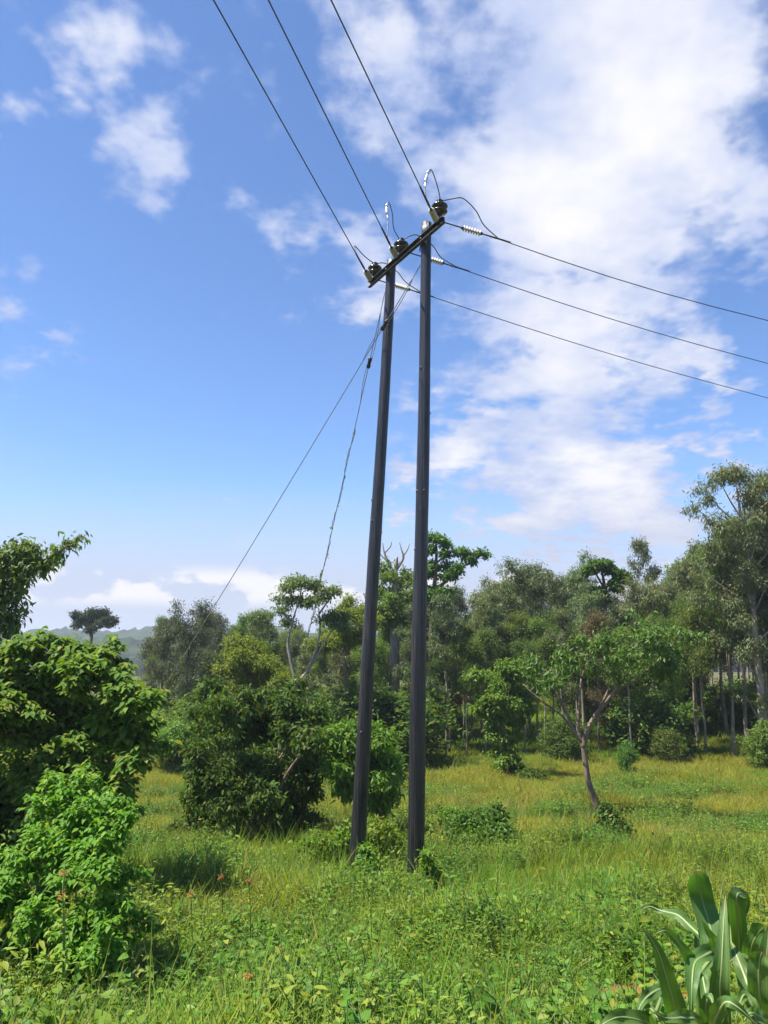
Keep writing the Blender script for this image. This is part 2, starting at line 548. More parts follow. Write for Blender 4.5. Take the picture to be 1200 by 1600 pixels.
T_RHOMB = template([(0, 0), (0.45, 0.5), (1, 0)], 0.2, 0.2)
T_LONG = template([(0, 0), (0.35, 0.5), (0.7, 0.36), (1, 0)], 0.35, 0.15)
T_OVATE = template([(0, 0), (0.16, 0.36), (0.42, 0.5), (0.74, 0.27), (1, 0)], 0.28, 0.2)
T_HEART = template([(0.0, 0), (0.05, 0.40), (0.30, 0.52), (0.68, 0.30), (1, 0)], 0.15, 0.2)


def leaves_geo(tpl, P, A, Nn, Ls, wr):
    tv, tf = tpl
    A = unit(A)
    S = unit(np.cross(Nn, A))
    Z = np.cross(A, S)
    Ls = Ls[:, None, None]
    V = P[:, None] + A[:, None] * tv[None, :, 0:1] * Ls + S[:, None] * tv[None, :, 1:2] * Ls * wr + Z[:, None] * (tv[None, :, 2:3] * 0.6 + tv[None, :, 3:4] * wr * 1.6) * Ls
    n, k = len(P), len(tv)
    Fc = (tf[None] + (np.arange(n) * k)[:, None, None]).reshape(-1, 3)
    return V.reshape(-1, 3), Fc


def sample_leaves(rg, clumps, ntwig, per, spread, L0, droop=0.5, shell=0.45, out=0.7, jitter=0.25, ros=False, rough=0.14):
    C = np.asarray(clumps, float)
    w = (C[:, 3] * C[:, 4] * C[:, 5]) ** (2 / 3)
    ci = rg.choice(len(C), ntwig, p=w / w.sum())
    d = unit(rg.normal(size=(ntwig, 3)))
    r = rg.random(ntwig) ** shell
    r *= 1 + np.abs(rg.normal(size=ntwig)) * rough
    tw = C[ci, :3] + d * r[:, None] * C[ci, 3:6]
    o = unit(d * np.array([1, 1, 0.8]))
    td = unit(o * out + np.array([0, 0, 0.25]) + rg.normal(size=(ntwig, 3)) * 0.45)
    t = np.tile(np.linspace(-0.5, 0.5, per), ntwig)
    tw_ = np.repeat(tw, per, 0)
    td_ = np.repeat(td, per, 0)
    o_ = np.repeat(o, per, 0)
    n = ntwig * per
    P = tw_ + td_ * (t * spread)[:, None] + rg.normal(size=(n, 3)) * spread * jitter
    A = unit(td_ * 0.5 + unit(rg.normal(size=(n, 3))) * 0.9 + np.array([0, 0, -droop]))
    Nn = unit(np.array([0, 0, 0.9]) + rg.normal(size=(n, 3)) * 0.55 + o_ * 0.35)
    Ls = L0 * (0.6 + 0.5 * rg.random(n))
    if ros:                     # leaves spread like an umbrella round each shoot tip
        az = np.tile(np.arange(per) * 2.4, ntwig) + np.repeat(rg.uniform(0, 6.28, ntwig), per) + rg.normal(size=n) * 0.25
        rad_ = np.stack([np.cos(az), np.sin(az), np.zeros(n)], -1)
        P = tw_ + td_ * (t * spread * 0.7)[:, None] + rad_ * L0 * 0.12
        A = unit(rad_ + td_ * 0.25 + np.array([0, 0, -droop]) * (0.4 + 0.9 * rg.random((n, 1))))
        Nn = unit(np.array([0, 0, 1.0]) + rad_ * 0.35 + rg.normal(size=(n, 3)) * 0.22)
    return P, A, Nn, Ls, tw


LEAF_MESHES = {}


def leaf_objects(parent, tplname, tpl, wr, material, P, A, Nn, Ls, origin):
    """Single leaves as parts that share one mesh."""
    key = (tplname, wr, material.name)
    if key not in LEAF_MESHES:
        V = tpl[0].copy()
        V[:, 1] *= wr
        V[:, 2] = V[:, 2] * 0.6 + V[:, 3] * wr * 1.6
        V = V[:, :3]
        LEAF_MESHES[key] = mesh_np('leaf', V, [tpl[1]], material, False)
    me = LEAF_MESHES[key]
    A = unit(A)
    S = unit(np.cross(Nn, A))
    Z = np.cross(A, S)
    for p, a, s, z, l in zip(P - np.asarray(origin), A, S, Z, Ls):
        o = bpy.data.objects.new('leaf', me)
        COL.objects.link(o)
        o.parent = parent
        o.matrix_local = Matrix(((a[0] * l, s[0] * l, z[0] * l, p[0]), (a[1] * l, s[1] * l, z[1] * l, p[1]), (a[2] * l, s[2] * l, z[2] * l, p[2]), (0, 0, 0, 1)))


# ------------------------------------------------------------------ ground
PROF_Y = np.array([-60, -8, 0, 2, 3.3, 6, 11.4, 18, 25, 33, 42, 55, 75, 110, 200, 500, 3000])
PROF_Z = np.array([-1.3, -1.5, -1.65, -1.82, -2.0, -2.62, -3.38, -4.12, -4.50, -4.85, -4.25, -3.7, -4.2, -6.5, -11, -16, -20])


def ground_z(x, y):
    x = np.asarray(x, float)
    y = np.asarray(y, float)
    z = np.interp(y, PROF_Y, PROF_Z)
    z = z + 0.06 * np.sin(x * 0.9 + y * 0.35) * np.sin(y * 0.7 - x * 0.2) + 0.035 * np.sin(x * 2.3 + 1.0) * np.sin(y * 1.9)
    far = np.clip((y - 36) / 30, 0, 1)
    z = z - far * np.clip((-x - 8) / 20, 0, 1) * 1.6          # falls away into the valley
    return z + EYE


def gz(x, y):
    return float(ground_z(x, y))


def on_ground(px, py):
    d = ray(px, py)
    ys = np.linspace(2, 120, 6000)
    s = ys / d[1]
    h = d[2] * s + EYE - ground_z(d[0] * s, ys)
    i = int(np.argmax(h < 0)) if (h < 0).any() else len(ys) - 1
    return np.array([d[0] * s[i], ys[i], gz(d[0] * s[i], ys[i])])


def ground_at(px, Y):
    """On the ground at depth Y in the photo column px (the column taken at eye level)."""
    x = (px - 600) / F * Y / math.cos(PITCH) * 1.0
    return np.array([x, Y, gz(x, Y)])


ys = np.concatenate([np.linspace(-60, -5, 12), np.arange(-4, 36, 0.3), np.geomspace(37, 3000, 60)])
xs_h = np.concatenate([np.arange(0.2, 14, 0.35), np.geomspace(14.5, 2500, 45)])
xs = np.concatenate([-xs_h[::-1], [0], xs_h])
X, Y = np.meshgrid(xs, ys)
Z = ground_z(X, Y)
V = np.stack([X, Y, Z], -1).reshape(-1, 3)
nx, ny = len(xs), len(ys)
i, j = np.meshgrid(np.arange(ny - 1), np.arange(nx - 1), indexing='ij')
i, j = i.ravel(), j.ravel()
quads = np.stack([i * nx + j, i * nx + j + 1, (i + 1) * nx + j + 1, (i + 1) * nx + j], 1)

m, nt, o = mat('meadow_ground')
g = N(nt, 'ShaderNodeNewGeometry')
t1 = N(nt, 'ShaderNodeTexNoise'); t1.inputs['Scale'].default_value = 0.3; t1.inputs['Detail'].default_value = 6
t2 = N(nt, 'ShaderNodeTexNoise'); t2.inputs['Scale'].default_value = 9.0; t2.inputs['Detail'].default_value = 8
for t in (t1, t2):
    nt.links.new(g.outputs['Position'], t.inputs['Vector'])
col = mix_c(nt, smooth(nt, t1.outputs[0], 0.4, 0.62), (0.055, 0.085, 0.018), (0.12, 0.115, 0.028))
col = mix_c(nt, smooth(nt, t2.outputs[0], 0.48, 0.66), col, (0.14, 0.075, 0.035))
sp = N(nt, 'ShaderNodeVectorMath', operation='DISTANCE')
nt.links.new(g.outputs['Position'], sp.inputs[0])
soil_c = on_ground(1036, 1572)
sp.inputs[1].default_value = soil_c
ds = math_n(nt, 'ADD', sp.outputs['Value'], math_n(nt, 'MULTIPLY', t2.outputs[0], 0.5))
col = mix_c(nt, smooth(nt, ds, 1.0, 0.5), col, (0.30, 0.105, 0.045))
p = N(nt, 'ShaderNodeBsdfPrincipled')
p.inputs['Roughness'].default_value = 0.95
p.inputs['Specular IOR Level'].default_value = 0.1
nt.links.new(col, p.inputs['Base Color'])
b = N(nt, 'ShaderNodeBump'); b.inputs['Strength'].default_value = 0.8; b.inputs['Distance'].default_value = 0.05
nt.links.new(t2.outputs[0], b.inputs['Height'])
nt.links.new(b.outputs[0], p.inputs['Normal'])
nt.links.new(p.outputs[0], o.inputs[0])
link('ground', mesh_np('ground', V, [quads], m, True), kind='structure')


# far wooded ridge across the valley
def ridge(name, Y0, px0, px1, ytop_fn, seed, rough, material):
    rg = np.random.default_rng(seed)
    n = 260
    pxs = np.linspace(px0, px1, n)
    yt = np.array([ytop_fn(p) for p in pxs])
    x = (pxs - 600) / F * Y0
    z = (1000 - yt) / F * Y0
    rows = []
    for k, (t, dy) in enumerate(((0, 0.10), (0.25, -0.02), (0.55, -0.10), (0.8, -0.05), (1.0, 0.0), (0.7, 0.14), (0.0, 0.4))):
        jit = rg.normal(size=n) * rough * (1 if 0 < t else 0)
        base = -26.0
        rows.append(np.stack([x * (1 + dy * 0.5), np.full(n, Y0 * (1 + dy * (0.8 if k > 4 else 1) - (0.2 if k < 1 else 0))) + jit * 2, base + (z - base) * t + jit + EYE], -1))
    V = np.array(rows).reshape(-1, 3)
    k = len(rows)
    i, j = np.meshgrid(np.arange(k - 1), np.arange(n - 1), indexing='ij')
    i, j = i.ravel(), j.ravel()
    q = np.stack([i * n + j, i * n + j + 1, (i + 1) * n + j + 1, (i + 1) * n + j], 1)
    return link(name, mesh_np(name, V, [q], material, False), kind='structure')


M['hill'] = solid_mat('far_wooded_slope', (0.018, 0.030, 0.016), (0.040, 0.058, 0.026), (0.05, 0.05, 0.09), 0.95, spec=0.05, detail=8, space='Object', c3=(0.07, 0.08, 0.035))
ridge('hill', 620, -500, 900, lambda p: 980 + 5 * math.sin(p * 0.013) + 3 * math.sin(p * 0.041) + max(0, (p - 230) * 0.02), 3, 1.0, M['hill'])
ridge('hill', 360, -700, 1700, lambda p: 1001 + 3 * math.sin(p * 0.017 + 2) + 2 * math.sin(p * 0.05), 5, 0.9, M['hill'])

# ------------------------------------------------------------------ the pole frame
H_ARM = EYE + 6.07


def zq(x, y):                     # photo pixel from the enlarged detail it was measured in
    return 480 + x / 3.5294, 230 + y / 3.5294


armA = at_h(*zq(352, 758), H_ARM)         # far end
armB = at_h(*zq(752, 408), H_ARM)         # near end
arm_dir = unit(armB - armA)
base_r = on_ground(649, 1396)
base_l = on_ground(556, 1374)
top_r = at(*zq(658, 420), armA[1] + (armB[1] - armA[1]) * 0.76 + 0.13)
top_l = at(*zq(466, 626), armA[1] + (armB[1] - armA[1]) * 0.28 + 0.13)
root = thing('power_pole_frame', 'twin dark creosoted wooden poles joined at the top by a slanting steel crossarm carrying insulators', 'power pole', (base_l + base_r) / 2)
RO = np.array(root.location)
for bse, tp, sd in ((base_l, top_l, 2), (base_r, top_r, 9)):
    rg = np.random.default_rng(sd)
    g_ = Geo()
    n = 60
    t = np.linspace(0, 1, n)
    P = (bse - (tp - bse) * 0.03)[None] * (1 - t[:, None]) + tp[None] * t[:, None]
    P[:, 0] += np.sin(t * 7 + sd) * 0.012 * np.sin(t * math.pi)
    rad = 0.122 * (1 - t) + 0.078 * t + np.convolve(rg.normal(size=n + 4), np.ones(5) / 5, 'valid') * 0.004
    g_.tube(P, rad, 14)
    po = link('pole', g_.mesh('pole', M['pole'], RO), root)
    for kk in range(9):                      # knots and stubs left on the trunk
        tt = rg.uniform(0.04, 0.95)
        q = P[int(tt * (n - 1))]
        a = rg.uniform(0, 6.28)
        dv = np.array([math.cos(a), math.sin(a), 0.25])
        r0 = float(np.interp(tt, t, rad))
        kg = Geo()
        kg.lathe([(0.026, -0.01), (0.022, 0.008), (0.010, 0.016), (0.0, 0.017)], q + dv * r0 * 0.93, dv, 8)
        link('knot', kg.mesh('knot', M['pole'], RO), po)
    bg_ = Geo()                              # bolt through pole and crossarm
    bc = armA + arm_dir * np.dot(tp - armA, arm_dir)
    bg_.tube([bc + np.array([0, -0.09, 0]), bc + np.array([0, 0.32, 0])], 0.011, 8)
    bg_.lathe([(0.0, -0.02), (0.022, -0.02), (0.022, 0.0), (0.0, 0.0)], bc + np.array([0, -0.08, 0]), (0, -1, 0), 6)
    link('bolt', bg_.mesh('bolt', M['steel'], RO), root)
# crossarm: a channel section
side_v = unit(np.cross(arm_dir, [0, 0, 1]))
if side_v[1] > 0:
    side_v = -side_v
ag = Geo()
mid = (armA + armB) / 2
hl = np.linalg.norm(armB - armA) / 2 + 0.03
ag.box(mid, arm_dir * hl, side_v * 0.004, np.array([0, 0, 0.052]))
ag.box(mid + np.array([0, 0, 0.048]) + side_v * 0.0285, arm_dir * hl * 0.9995, side_v * 0.0245, np.array([0, 0, 0.0038]))
ag.box(mid - np.array([0, 0, 0.048]) + side_v * 0.0285, arm_dir * hl * 0.9995, side_v * 0.0245, np.array([0, 0, 0.0038]))
link('crossarm', ag.mesh('crossarm', M['steel'], RO, False), root)


def along(t):
    return armA + (armB - armA) * t


pin_t = [0.06, 0.455, 0.955]
pin_tops = []
PIN = [(0.0, 0.0), (0.040, 0.0), (0.048, 0.02), (0.105, 0.035), (0.118, 0.055), (0.112, 0.07), (0.062, 0.088), (0.060, 0.10), (0.110, 0.115), (0.122, 0.135), (0.115, 0.152), (0.085, 0.175), (0.055, 0.19), (0.048, 0.205), (0.056, 0.222), (0.040, 0.238), (0.0, 0.242)]
for ii, t in enumerate(pin_t):
    b0 = along(t) + np.array([0, 0, 0.052])
    lift = 0.05 if ii < 2 else 0.10
    pe = Geo()
    pe.lathe(PIN, b0 + np.array([0, 0, lift]), (0.02, 0, 1), 24)
    ins = link('pin_insulator', pe.mesh('pin_insulator', M['porcelain'], RO), root)
    pg = Geo()
    pg.tube([b0 - np.array([0, 0, 0.02]), b0 + np.array([0, 0, lift + 0.02])], 0.014, 8)
    pg.lathe([(0.0, 0), (0.028, 0), (0.028, 0.014), (0.0, 0.014)], b0, (0, 0, 1), 8)
    link('pin', pg.mesh('pin', M['steel'], RO), ins)
    pin_tops.append(b0 + np.array([0, 0, lift + 0.245]))

# directions of the two lines meeting here
z_l = H_ARM + 0.02
farL = [at_h(330, -8, z_l - 0.10), at_h(416, -8, z_l - 0.10), at_h(514, -8, z_l - 0.10)]
farR = [at_h(1205, 623, z_l - 0.75), at_h(1205, 569, z_l - 0.75), at_h(1205, 502, z_l - 0.75)]
string_tl = [0.01, 0.40, 0.93]
string_tr = [0.09, 0.55, 0.99]
clampL, clampR = [], []


def strain_string(start, dirn, rod0, rod1, end, sheds, parent):
    """A dead-end insulator: shackle, rod with sheds, clamp."""
    g1 = Geo()
    g1.tube([start, start + dirn * rod0], 0.011, 6)
    g1.lathe([(0.0, 0), (0.022, 0), (0.026, 0.03), (0.018, 0.05), (0.0, 0.05)], start + dirn * (rod0 - 0.02), dirn, 8)
    g3 = Geo()
    g3.tube([start + dirn * rod1, start + dirn * end], 0.012, 6)
    g3.lathe([(0.0, 0), (0.022, 0), (0.026, 0.03), (0.018, 0.05), (0.0, 0.05)], start + dirn * (rod1 - 0.02), dirn, 8)
    s = link('strain_insulator', None, parent)
    g2 = Geo()
    prof = [(0.0, 0.0), (0.016, 0.0)]
    ln = rod1 - rod0
    for q in range(sheds):
        a = ln * (q + 0.3) / sheds
        w = ln / sheds * 0.5
        prof += [(0.017, a), (0.046, a + w * 0.35), (0.048, a + w * 0.5), (0.018, a + w)]
    prof += [(0.016, ln), (0.0, ln)]
    g2.lathe(prof, start + dirn * rod0, dirn, 14)
    link('shed_rod', g2.mesh('shed_rod', M['polymer'], RO), s)
    link('end_fitting', g1.mesh('end_fitting', M['steel'], RO), s)
    link('end_fitting', g3.mesh('end_fitting', M['steel'], RO), s)
    return s


for ii in range(3):
    a = along(string_tl[ii]) + np.array([0, 0, 0.03]) - side_v * 0.01
    d = unit(farL[ii] - a)
    strain_string(a, d, 0.14, 0.44, 0.62, 7, root)
    clampL.append((a, d, a + d * 0.62))
    a2 = along(string_tr[ii]) - side_v * 0.02
    d2 = unit(farR[ii] - a2)
    strain_string(a2, d2, 0.30, 0.60, 0.80, 7, root)
    clampR.append((a2, d2, a2 + d2 * 0.80))

near_names = ['farthest from the viewer on the crossarm', 'in the middle of the crossarm', 'at the high near end of the crossarm']
ends_u = ['lowest of the three overhead wires', 'middle of the three overhead wires', 'topmost of the three overhead wires']
for ii in range(3):
    a, d, c_ = clampL[ii]
    f = farL[ii]
    ln = np.linalg.norm(f - c_)
    P = [c_ + (f - c_) * s + np.array([0, 0, -0.010 * (s * ln) * (1 - s * ln / 45.0) * 0.2]) for s in np.linspace(0, 45 / ln, 40)]
    g_ = Geo()
    g_.tube(P, 0.0077, 6)
    w_ = thing('power_line', 'dark conductor running up over the viewer, ' + ['outer one farthest from the bright clouds', 'middle one of three', 'one nearest the bright clouds'][ii], 'power line', c_, 'conductors running overhead')
    link('strand', g_.mesh('strand', M['wire'], c_), w_)
    pg = Geo()
    pg.tube([c_ - d * 0.05, c_ + d * 0.45], [0.017, 0.017, 0.012], 6)
    link('preformed_grip', pg.mesh('preformed_grip', M['steel'], c_), w_)
    a, d, c_ = clampR[ii]
    f = farR[ii]
    ln = np.linalg.norm(f - c_)
    P = [c_ + (f - c_) * s + np.array([0, 0, -0.08 * math.sin(min(s, 1.0) * math.pi)]) for s in np.linspace(0, 60 / ln, 60)]
    g_ = Geo()
    g_.tube(P, 0.0077, 6)
    w_ = thing('power_line', 'dark conductor stretching away to the side over the trees, ' + ['lowest one of three', 'one between the two others', 'highest one of three'][ii], 'power line', c_, 'conductors stretching sideways')
    link('strand', g_.mesh('strand', M['wire'], c_), w_)
    pg = Geo()
    pg.tube([c_ - d * 0.05, c_ + d * 0.30], [0.017, 0.017, 0.012], 6)
    link('preformed_grip', pg.mesh('preformed_grip', M['steel'], c_), w_)

# jumpers: from the overhead wire, over the pin insulator, to the sideways wire
jl = ['over the far insulator at the low end of the crossarm', 'over the middle insulator, with a bright looped tail', 'over the insulator at the high end, arching widest']
loops_up = [[], [zq(446, 400), zq(438, 330), zq(452, 306), zq(470, 370), zq(478, 450)], [zq(648, 225), zq(662, 150), zq(684, 125), zq(712, 195), zq(732, 275)]]
arcs = [[zq(405, 638), zq(440, 645), zq(500, 690), zq(545, 745)], [zq(565, 490), zq(610, 486), zq(690, 540), zq(740, 610)], [zq(800, 285), zq(860, 283), zq(930, 350), zq(975, 430)]]
for ii in range(3):
    top = pin_tops[ii]
    cL = clampL[ii][2]
    cR = clampR[ii][2]
    pts = [cL + clampL[ii][1] * 0.12]
    if ii == 0:
        m_ = (cL + top) / 2
        pts = [cL + clampL[ii][1] * 0.40, at(*zq(262, 545), cL[1] * 0.7 + top[1] * 0.3), at(*zq(315, 600), cL[1] * 0.35 + top[1] * 0.65)]
    for q, (px, py) in enumerate(loops_up[ii]):
        s = (q + 1) / 6.0
        pts.append(at(px, py, cL[1] * (1 - s) + top[1] * s))
    pts.append(top - np.array([0, 0, 0.02]))
    for q, (px, py) in enumerate(arcs[ii]):
        s = (q + 1) / 5.0
        pts.append(at(px, py, top[1] * (1 - s) + cR[1] * s))
    pts.append(cR + clampR[ii][1] * 0.10)
    g_ = Geo()
    g_.tube(spline(pts, 70), 0.0085, 6)
    w_ = thing('jumper_wire', 'thin jumper wire ' + jl[ii], 'jumper wire', top, 'jumper wires on the crossarm')
    link('strand', g_.mesh('strand', M['wire'], top), w_)
    if ii:                                   # bright bare connector on the loop
        cpts = spline(pts[1:4], 12)
        cg = Geo()
        cg.tube(cpts, 0.013, 8)
        link('connector_tail', cg.mesh('connector_tail', M['bright_steel'], top), w_)
        for s in (3, 7):
            kg = Geo()
            c1 = cpts[s]
            dd = unit(cpts[s + 1] - cpts[s])
            kg.tube([c1 - dd * 0.045, c1 + dd * 0.045], 0.024, 8)
            link('clamp', kg.mesh('clamp', M['bright_steel'], top), w_)


# ------------------------------------------------------------------ guy wires
def guy(name_label, top, anchor, block_t, vine_range, seed):
    rg = np.random.default_rng(seed)
    n = 60
    t = np.linspace(0, 1, n)[:, None]
    P = top * (1 - t) + anchor * t
    P[:, 2] -= 0.10 * np.sin(t[:, 0] * math.pi)
    w_ = thing('guy_wire', name_label, 'guy wire', anchor)
    g_ = Geo()
    g_.tube(P, 0.0075, 6)
    link('strand', g_.mesh('strand', M['guy'], anchor), w_)
    ax = unit(anchor - top)
    U = P - np.array([0, 0, EYE])
    rows = 800 - F * (U[:, 2] * math.cos(PITCH) - U[:, 1] * math.sin(PITCH)) / (U[:, 1] * math.cos(PITCH) + U[:, 2] * math.sin(PITCH))
    bc = np.array([np.interp(block_t, rows, P[:, q]) for q in range(3)])
    bgm = Geo()
    bgm.lathe([(0.0, -0.10), (0.028, -0.095), (0.040, -0.06), (0.030, -0.02), (0.030, 0.02), (0.040, 0.06), (0.028, 0.095), (0.0, 0.10)], bc, ax, 12)
    link('strain_block', bgm.mesh('strain_block', M['porcelain'], anchor), w_)
    pg = Geo()                               # doubled strand above the block
    off = unit(np.cross(ax, [0, 1, 0])) * 0.03
    pg.tube(spline([bc + ax * 0.08, bc + off - ax * 0.1, bc + off - ax * 0.5, bc - ax * 0.9], 14), 0.006, 5)
    pg.tube(spline([bc - ax * 0.08, bc - off + ax * 0.1, bc - off + ax * 0.4, bc + ax * 0.7], 14), 0.006, 5)
    link('grip_loop', pg.mesh('grip_loop', M['guy'], anchor), w_)
    # creeper climbing the wire
    i0, i1 = int(vine_range[0] * (n - 1)), int(vine_range[1] * (n - 1))
    Q = spline(P[i0:i1], 160)
    an = np.linspace(0, 46, 160) + rg.normal(size=160) * 0.3
    s1 = unit(np.cross(ax, [0, 1, 0]))
    s2 = np.cross(ax, s1)
    Q = Q + (np.cos(an)[:, None] * s1 + np.sin(an)[:, None] * s2) * (0.016 + 0.012 * rg.random((160, 1)))
    vg = Geo()
    vg.tube(Q, 0.006, 5)
    vine = link('creeper', vg.mesh('creeper', M['bark_brown'], anchor), w_)
    k = 90
    ids = rg.integers(0, 160, k)
    V, Fc = leaves_geo(T_RHOMB, Q[ids], unit(rg.normal(size=(k, 3)) + [0, 0, -0.6]), unit(rg.normal(size=(k, 3))), 0.05 + 0.05 * rg.random(k), 0.45)
    link('foliage', mesh_np('creeper_leaves', V - anchor, [Fc], M['weed']), vine, kind='stuff')
    # a loose tendril
    tg = Geo()
    q = Q[70]
    tg.tube(spline([q, q + s1 * 0.12 + [0, 0, 0.05], q + s1 * 0.22 + [0, 0, -0.25], q + s1 * 0.26 + [0, 0, -0.6]], 16), 0.004, 4)
    link('tendril', tg.mesh('tendril', M['bark_brown'], anchor), w_)


guy('steel guy wire slanting from the nearer pole top down behind the broad leaved bush', at(*zq(676, 565), top_r[1] + 0.02), ground_at(160, 20.0), 508, (0.60, 0.97), 4)
guy('creeper covered guy wire dropping steeply from the farther pole top into the dense bush', at(*zq(437, 762), top_l[1] + 0.05), ground_at(424, 18.6), 567, (0.22, 0.97), 8)

# ------------------------------------------------------------------ trees
def build_plant(name, label, cat, base, clumps, tubes, leaf, bark, group=None, seed=0, singles=0, trunk_name='trunk', crown_name='crown', sides=7, twigs=0, shoots=0, slen=0.4, breakup=0):
    """A tree or shrub: woody part and leafy part. clumps: centre + radii in world space; tubes: (points, radii)."""
    rg = np.random.default_rng(seed)
    root = thing(name, label, cat, base, group)
    base = np.asarray(base, float)
    if breakup:                              # each mass breaks up into smaller tufts
        C = np.asarray(clumps, float)
        out_ = []
        for c_ in C:
            for q in range(breakup):
                o_ = unit(rg.normal(size=3)) * c_[3:6] * (0.35 + 0.75 * rg.random())
                k_ = 0.38 + 0.25 * rg.random()
                out_.append((*(c_[:3] + o_), *(c_[3:6] * k_)))
        clumps = out_
    if shoots:                               # young shoots that break the outline
        C = np.asarray(clumps, float)
        mid_ = C[:, :3].mean(0)
        clumps, tubes = list(clumps), list(tubes)
        order = np.argsort(-np.linalg.norm((C[:, :3] - mid_) * [1, 1, 1.2], axis=1))
        for q in range(shoots):
            c_ = C[order[int(len(C) * rg.random() ** 1.3 * 0.9)]]
            dv = unit(unit(c_[:3] - mid_) * 0.8 + [0, 0, 0.5] + rg.normal(size=3) * 0.45)
            ln_ = slen * (0.5 + 0.8 * rg.random())
            a0 = c_[:3] + dv * c_[3] * 0.6
            a1 = a0 + dv * ln_
            am = (a0 + a1) / 2 + np.array([0, 0, 0.08 * ln_])
            tubes.append(([c_[:3], am, a1], [slen * 0.025, slen * 0.018, slen * 0.008]))
            clumps.append((*am, ln_ * 0.30, ln_ * 0.30, ln_ * 0.24))
            clumps.append((*a1, ln_ * 0.22, ln_ * 0.22, ln_ * 0.18))
    P, A, Nn, Ls, tw = sample_leaves(rg, clumps, leaf['twigs'], leaf['per'], leaf['spread'], leaf['L'], leaf.get('droop', .5), leaf.get('shell', .45), leaf.get('out', .7), leaf.get('jitter', .25), leaf.get('ros', False), leaf.get('rough', 0.14))
    low = P[:, 2] < ground_z(P[:, 0], P[:, 1]) + 0.04
    P[low, 2] = ground_z(P[low, 0], P[low, 1]) + 0.04 + 0.3 * rg.random(low.sum())
    g_ = Geo()
    for pts, rad in tubes:
        g_.tube(spline(pts, max(6, 5 * len(pts))), rad, sides if np.max(rad) > 0.03 else 5)
    C = np.asarray(clumps, float)
    if twigs:
        for q in rg.choice(len(tw), min(twigs, len(tw)), replace=False):
            c0 = C[np.argmin(((C[:, :3] - tw[q]) ** 2).sum(1)), :3]
            md = (c0 + tw[q]) / 2 + rg.normal(size=3) * 0.05
            g_.tube(spline([c0, md, tw[q]], 4), [leaf['L'] * 0.10, leaf['L'] * 0.03], 3, False)
    if tubes:
        link(trunk_name, g_.mesh(trunk_name, bark, base), root)
    keep = np.ones(len(P), bool)
    if singles:
        cam_p = np.array([0, 0, EYE])
        v = P - cam_p
        dist = np.linalg.norm(v, axis=1)
        ax = np.abs((unit(v) * unit(Nn)).sum(1)) * 0.6 + 0.4
        uu = v[:, 0] / v[:, 1]
        inside = np.abs(uu) < 0.49
        # nearest layer: leaves with the least depth among their neighbours on the sky
        ce = P.mean(0)
        front = -((P - ce) * unit(ce - cam_p)).sum(1) + 0.5 * (P[:, 2] - ce[2])
        score = front - front.min() + 0.5 * ax * Ls / Ls.max() + rg.random(len(P)) * 0.5 * (front.max() - front.min())
        score[~inside] = -9
        pick = np.argsort(-score)[:singles]
        keep[pick] = False
        leaf_objects(root, leaf['tname'], leaf['tpl'], leaf['wr'], leaf['mat'], P[pick], A[pick], Nn[pick], Ls[pick], base)
    V, Fc = leaves_geo(leaf['tpl'], P[keep], A[keep], Nn[keep], Ls[keep], leaf['wr'])
    link(crown_name, mesh_np(crown_name, V - base, [Fc], leaf['mat']), root, kind='stuff')
    return root


def leafspec(mat_key, twigs, per, spread, L_, wr, tpl=T_RHOMB, tname='rhomb', **kw):
    d = dict(mat=M[mat_key], twigs=twigs, per=per, spread=spread, L=L_, wr=wr, tpl=tpl, tname=tname)
    d.update(kw)
    return d


def auto_tree(seed, H, r0, cb, Rc, nl, clr, flat=0.75, lean=0.03, top=1.0, rise=(20, 60), sub=2, gap=0.0):
    """Local tubes and clumps of a tree: a wavering trunk, limbs in a spiral, clumps on the limbs."""
    rg = np.random.default_rng(seed)
    n = 9
    tz = np.linspace(0, 0.95, n)
    wob = np.cumsum(rg.normal(size=(n, 2)) * H * 0.008, 0)
    ln = rg.normal(size=2) * lean * H
    T = np.stack([wob[:, 0] + ln[0] * tz, wob[:, 1] + ln[1] * tz, tz * H], -1)
    T[0] = (0, 0, -0.15)
    tubes = [(T, np.linspace(1, 0.14, n) * r0)]
    clumps = []
    for q in range(nl):
        t = cb + (0.93 - cb) * (q + rg.random() * 0.6) / nl
        s = np.array([np.interp(t, tz, T[:, k]) for k in range(3)])
        az = q * 2.4 + rg.normal() * 0.4
        u = (t - cb) / (1 - cb)
        ln_ = Rc * (0.35 + 0.75 * math.sin(math.pi * (0.18 + 0.72 * u))) * (0.75 + 0.5 * rg.random())
        el = R(rise[0] + (rise[1] - rise[0]) * u + rg.normal() * 8)
        d = np.array([math.cos(az) * math.cos(el), math.sin(az) * math.cos(el), math.sin(el)])
        e = s + d * ln_
        mdp = s + d * ln_ * 0.5 + np.array([0, 0, -0.06 * ln_]) + rg.normal(size=3) * 0.06 * ln_
        rr = r0 * (1 - t) * 0.55 + 0.012
        tubes.append(([s, mdp, e], [rr, rr * 0.6, rr * 0.25]))
        c = clr * (0.7 + 0.6 * rg.random())
        clumps.append((*e, c, c, c * flat))
        for w in range(sub):
            f = 0.45 + 0.4 * rg.random()
            p0 = s + (e - s) * f
            off = unit(rg.normal(size=3) * np.array([1, 1, 0.6]) + [0, 0, 0.3]) * ln_ * (0.28 + 0.2 * rg.random())
            c = clr * (0.5 + 0.5 * rg.random())
            p1 = p0 + off
            tubes.append(([p0, (p0 + p1) / 2 + rg.normal(size=3) * 0.04, p1], [rr * 0.5, rr * 0.35, rr * 0.15]))
            clumps.append((*p1, c, c, c * flat))
    e = T[-1]
    clumps.append((*(e + [0, 0, 0.02 * H]), clr * top, clr * top, clr * top * 1.1))
    return tubes, clumps


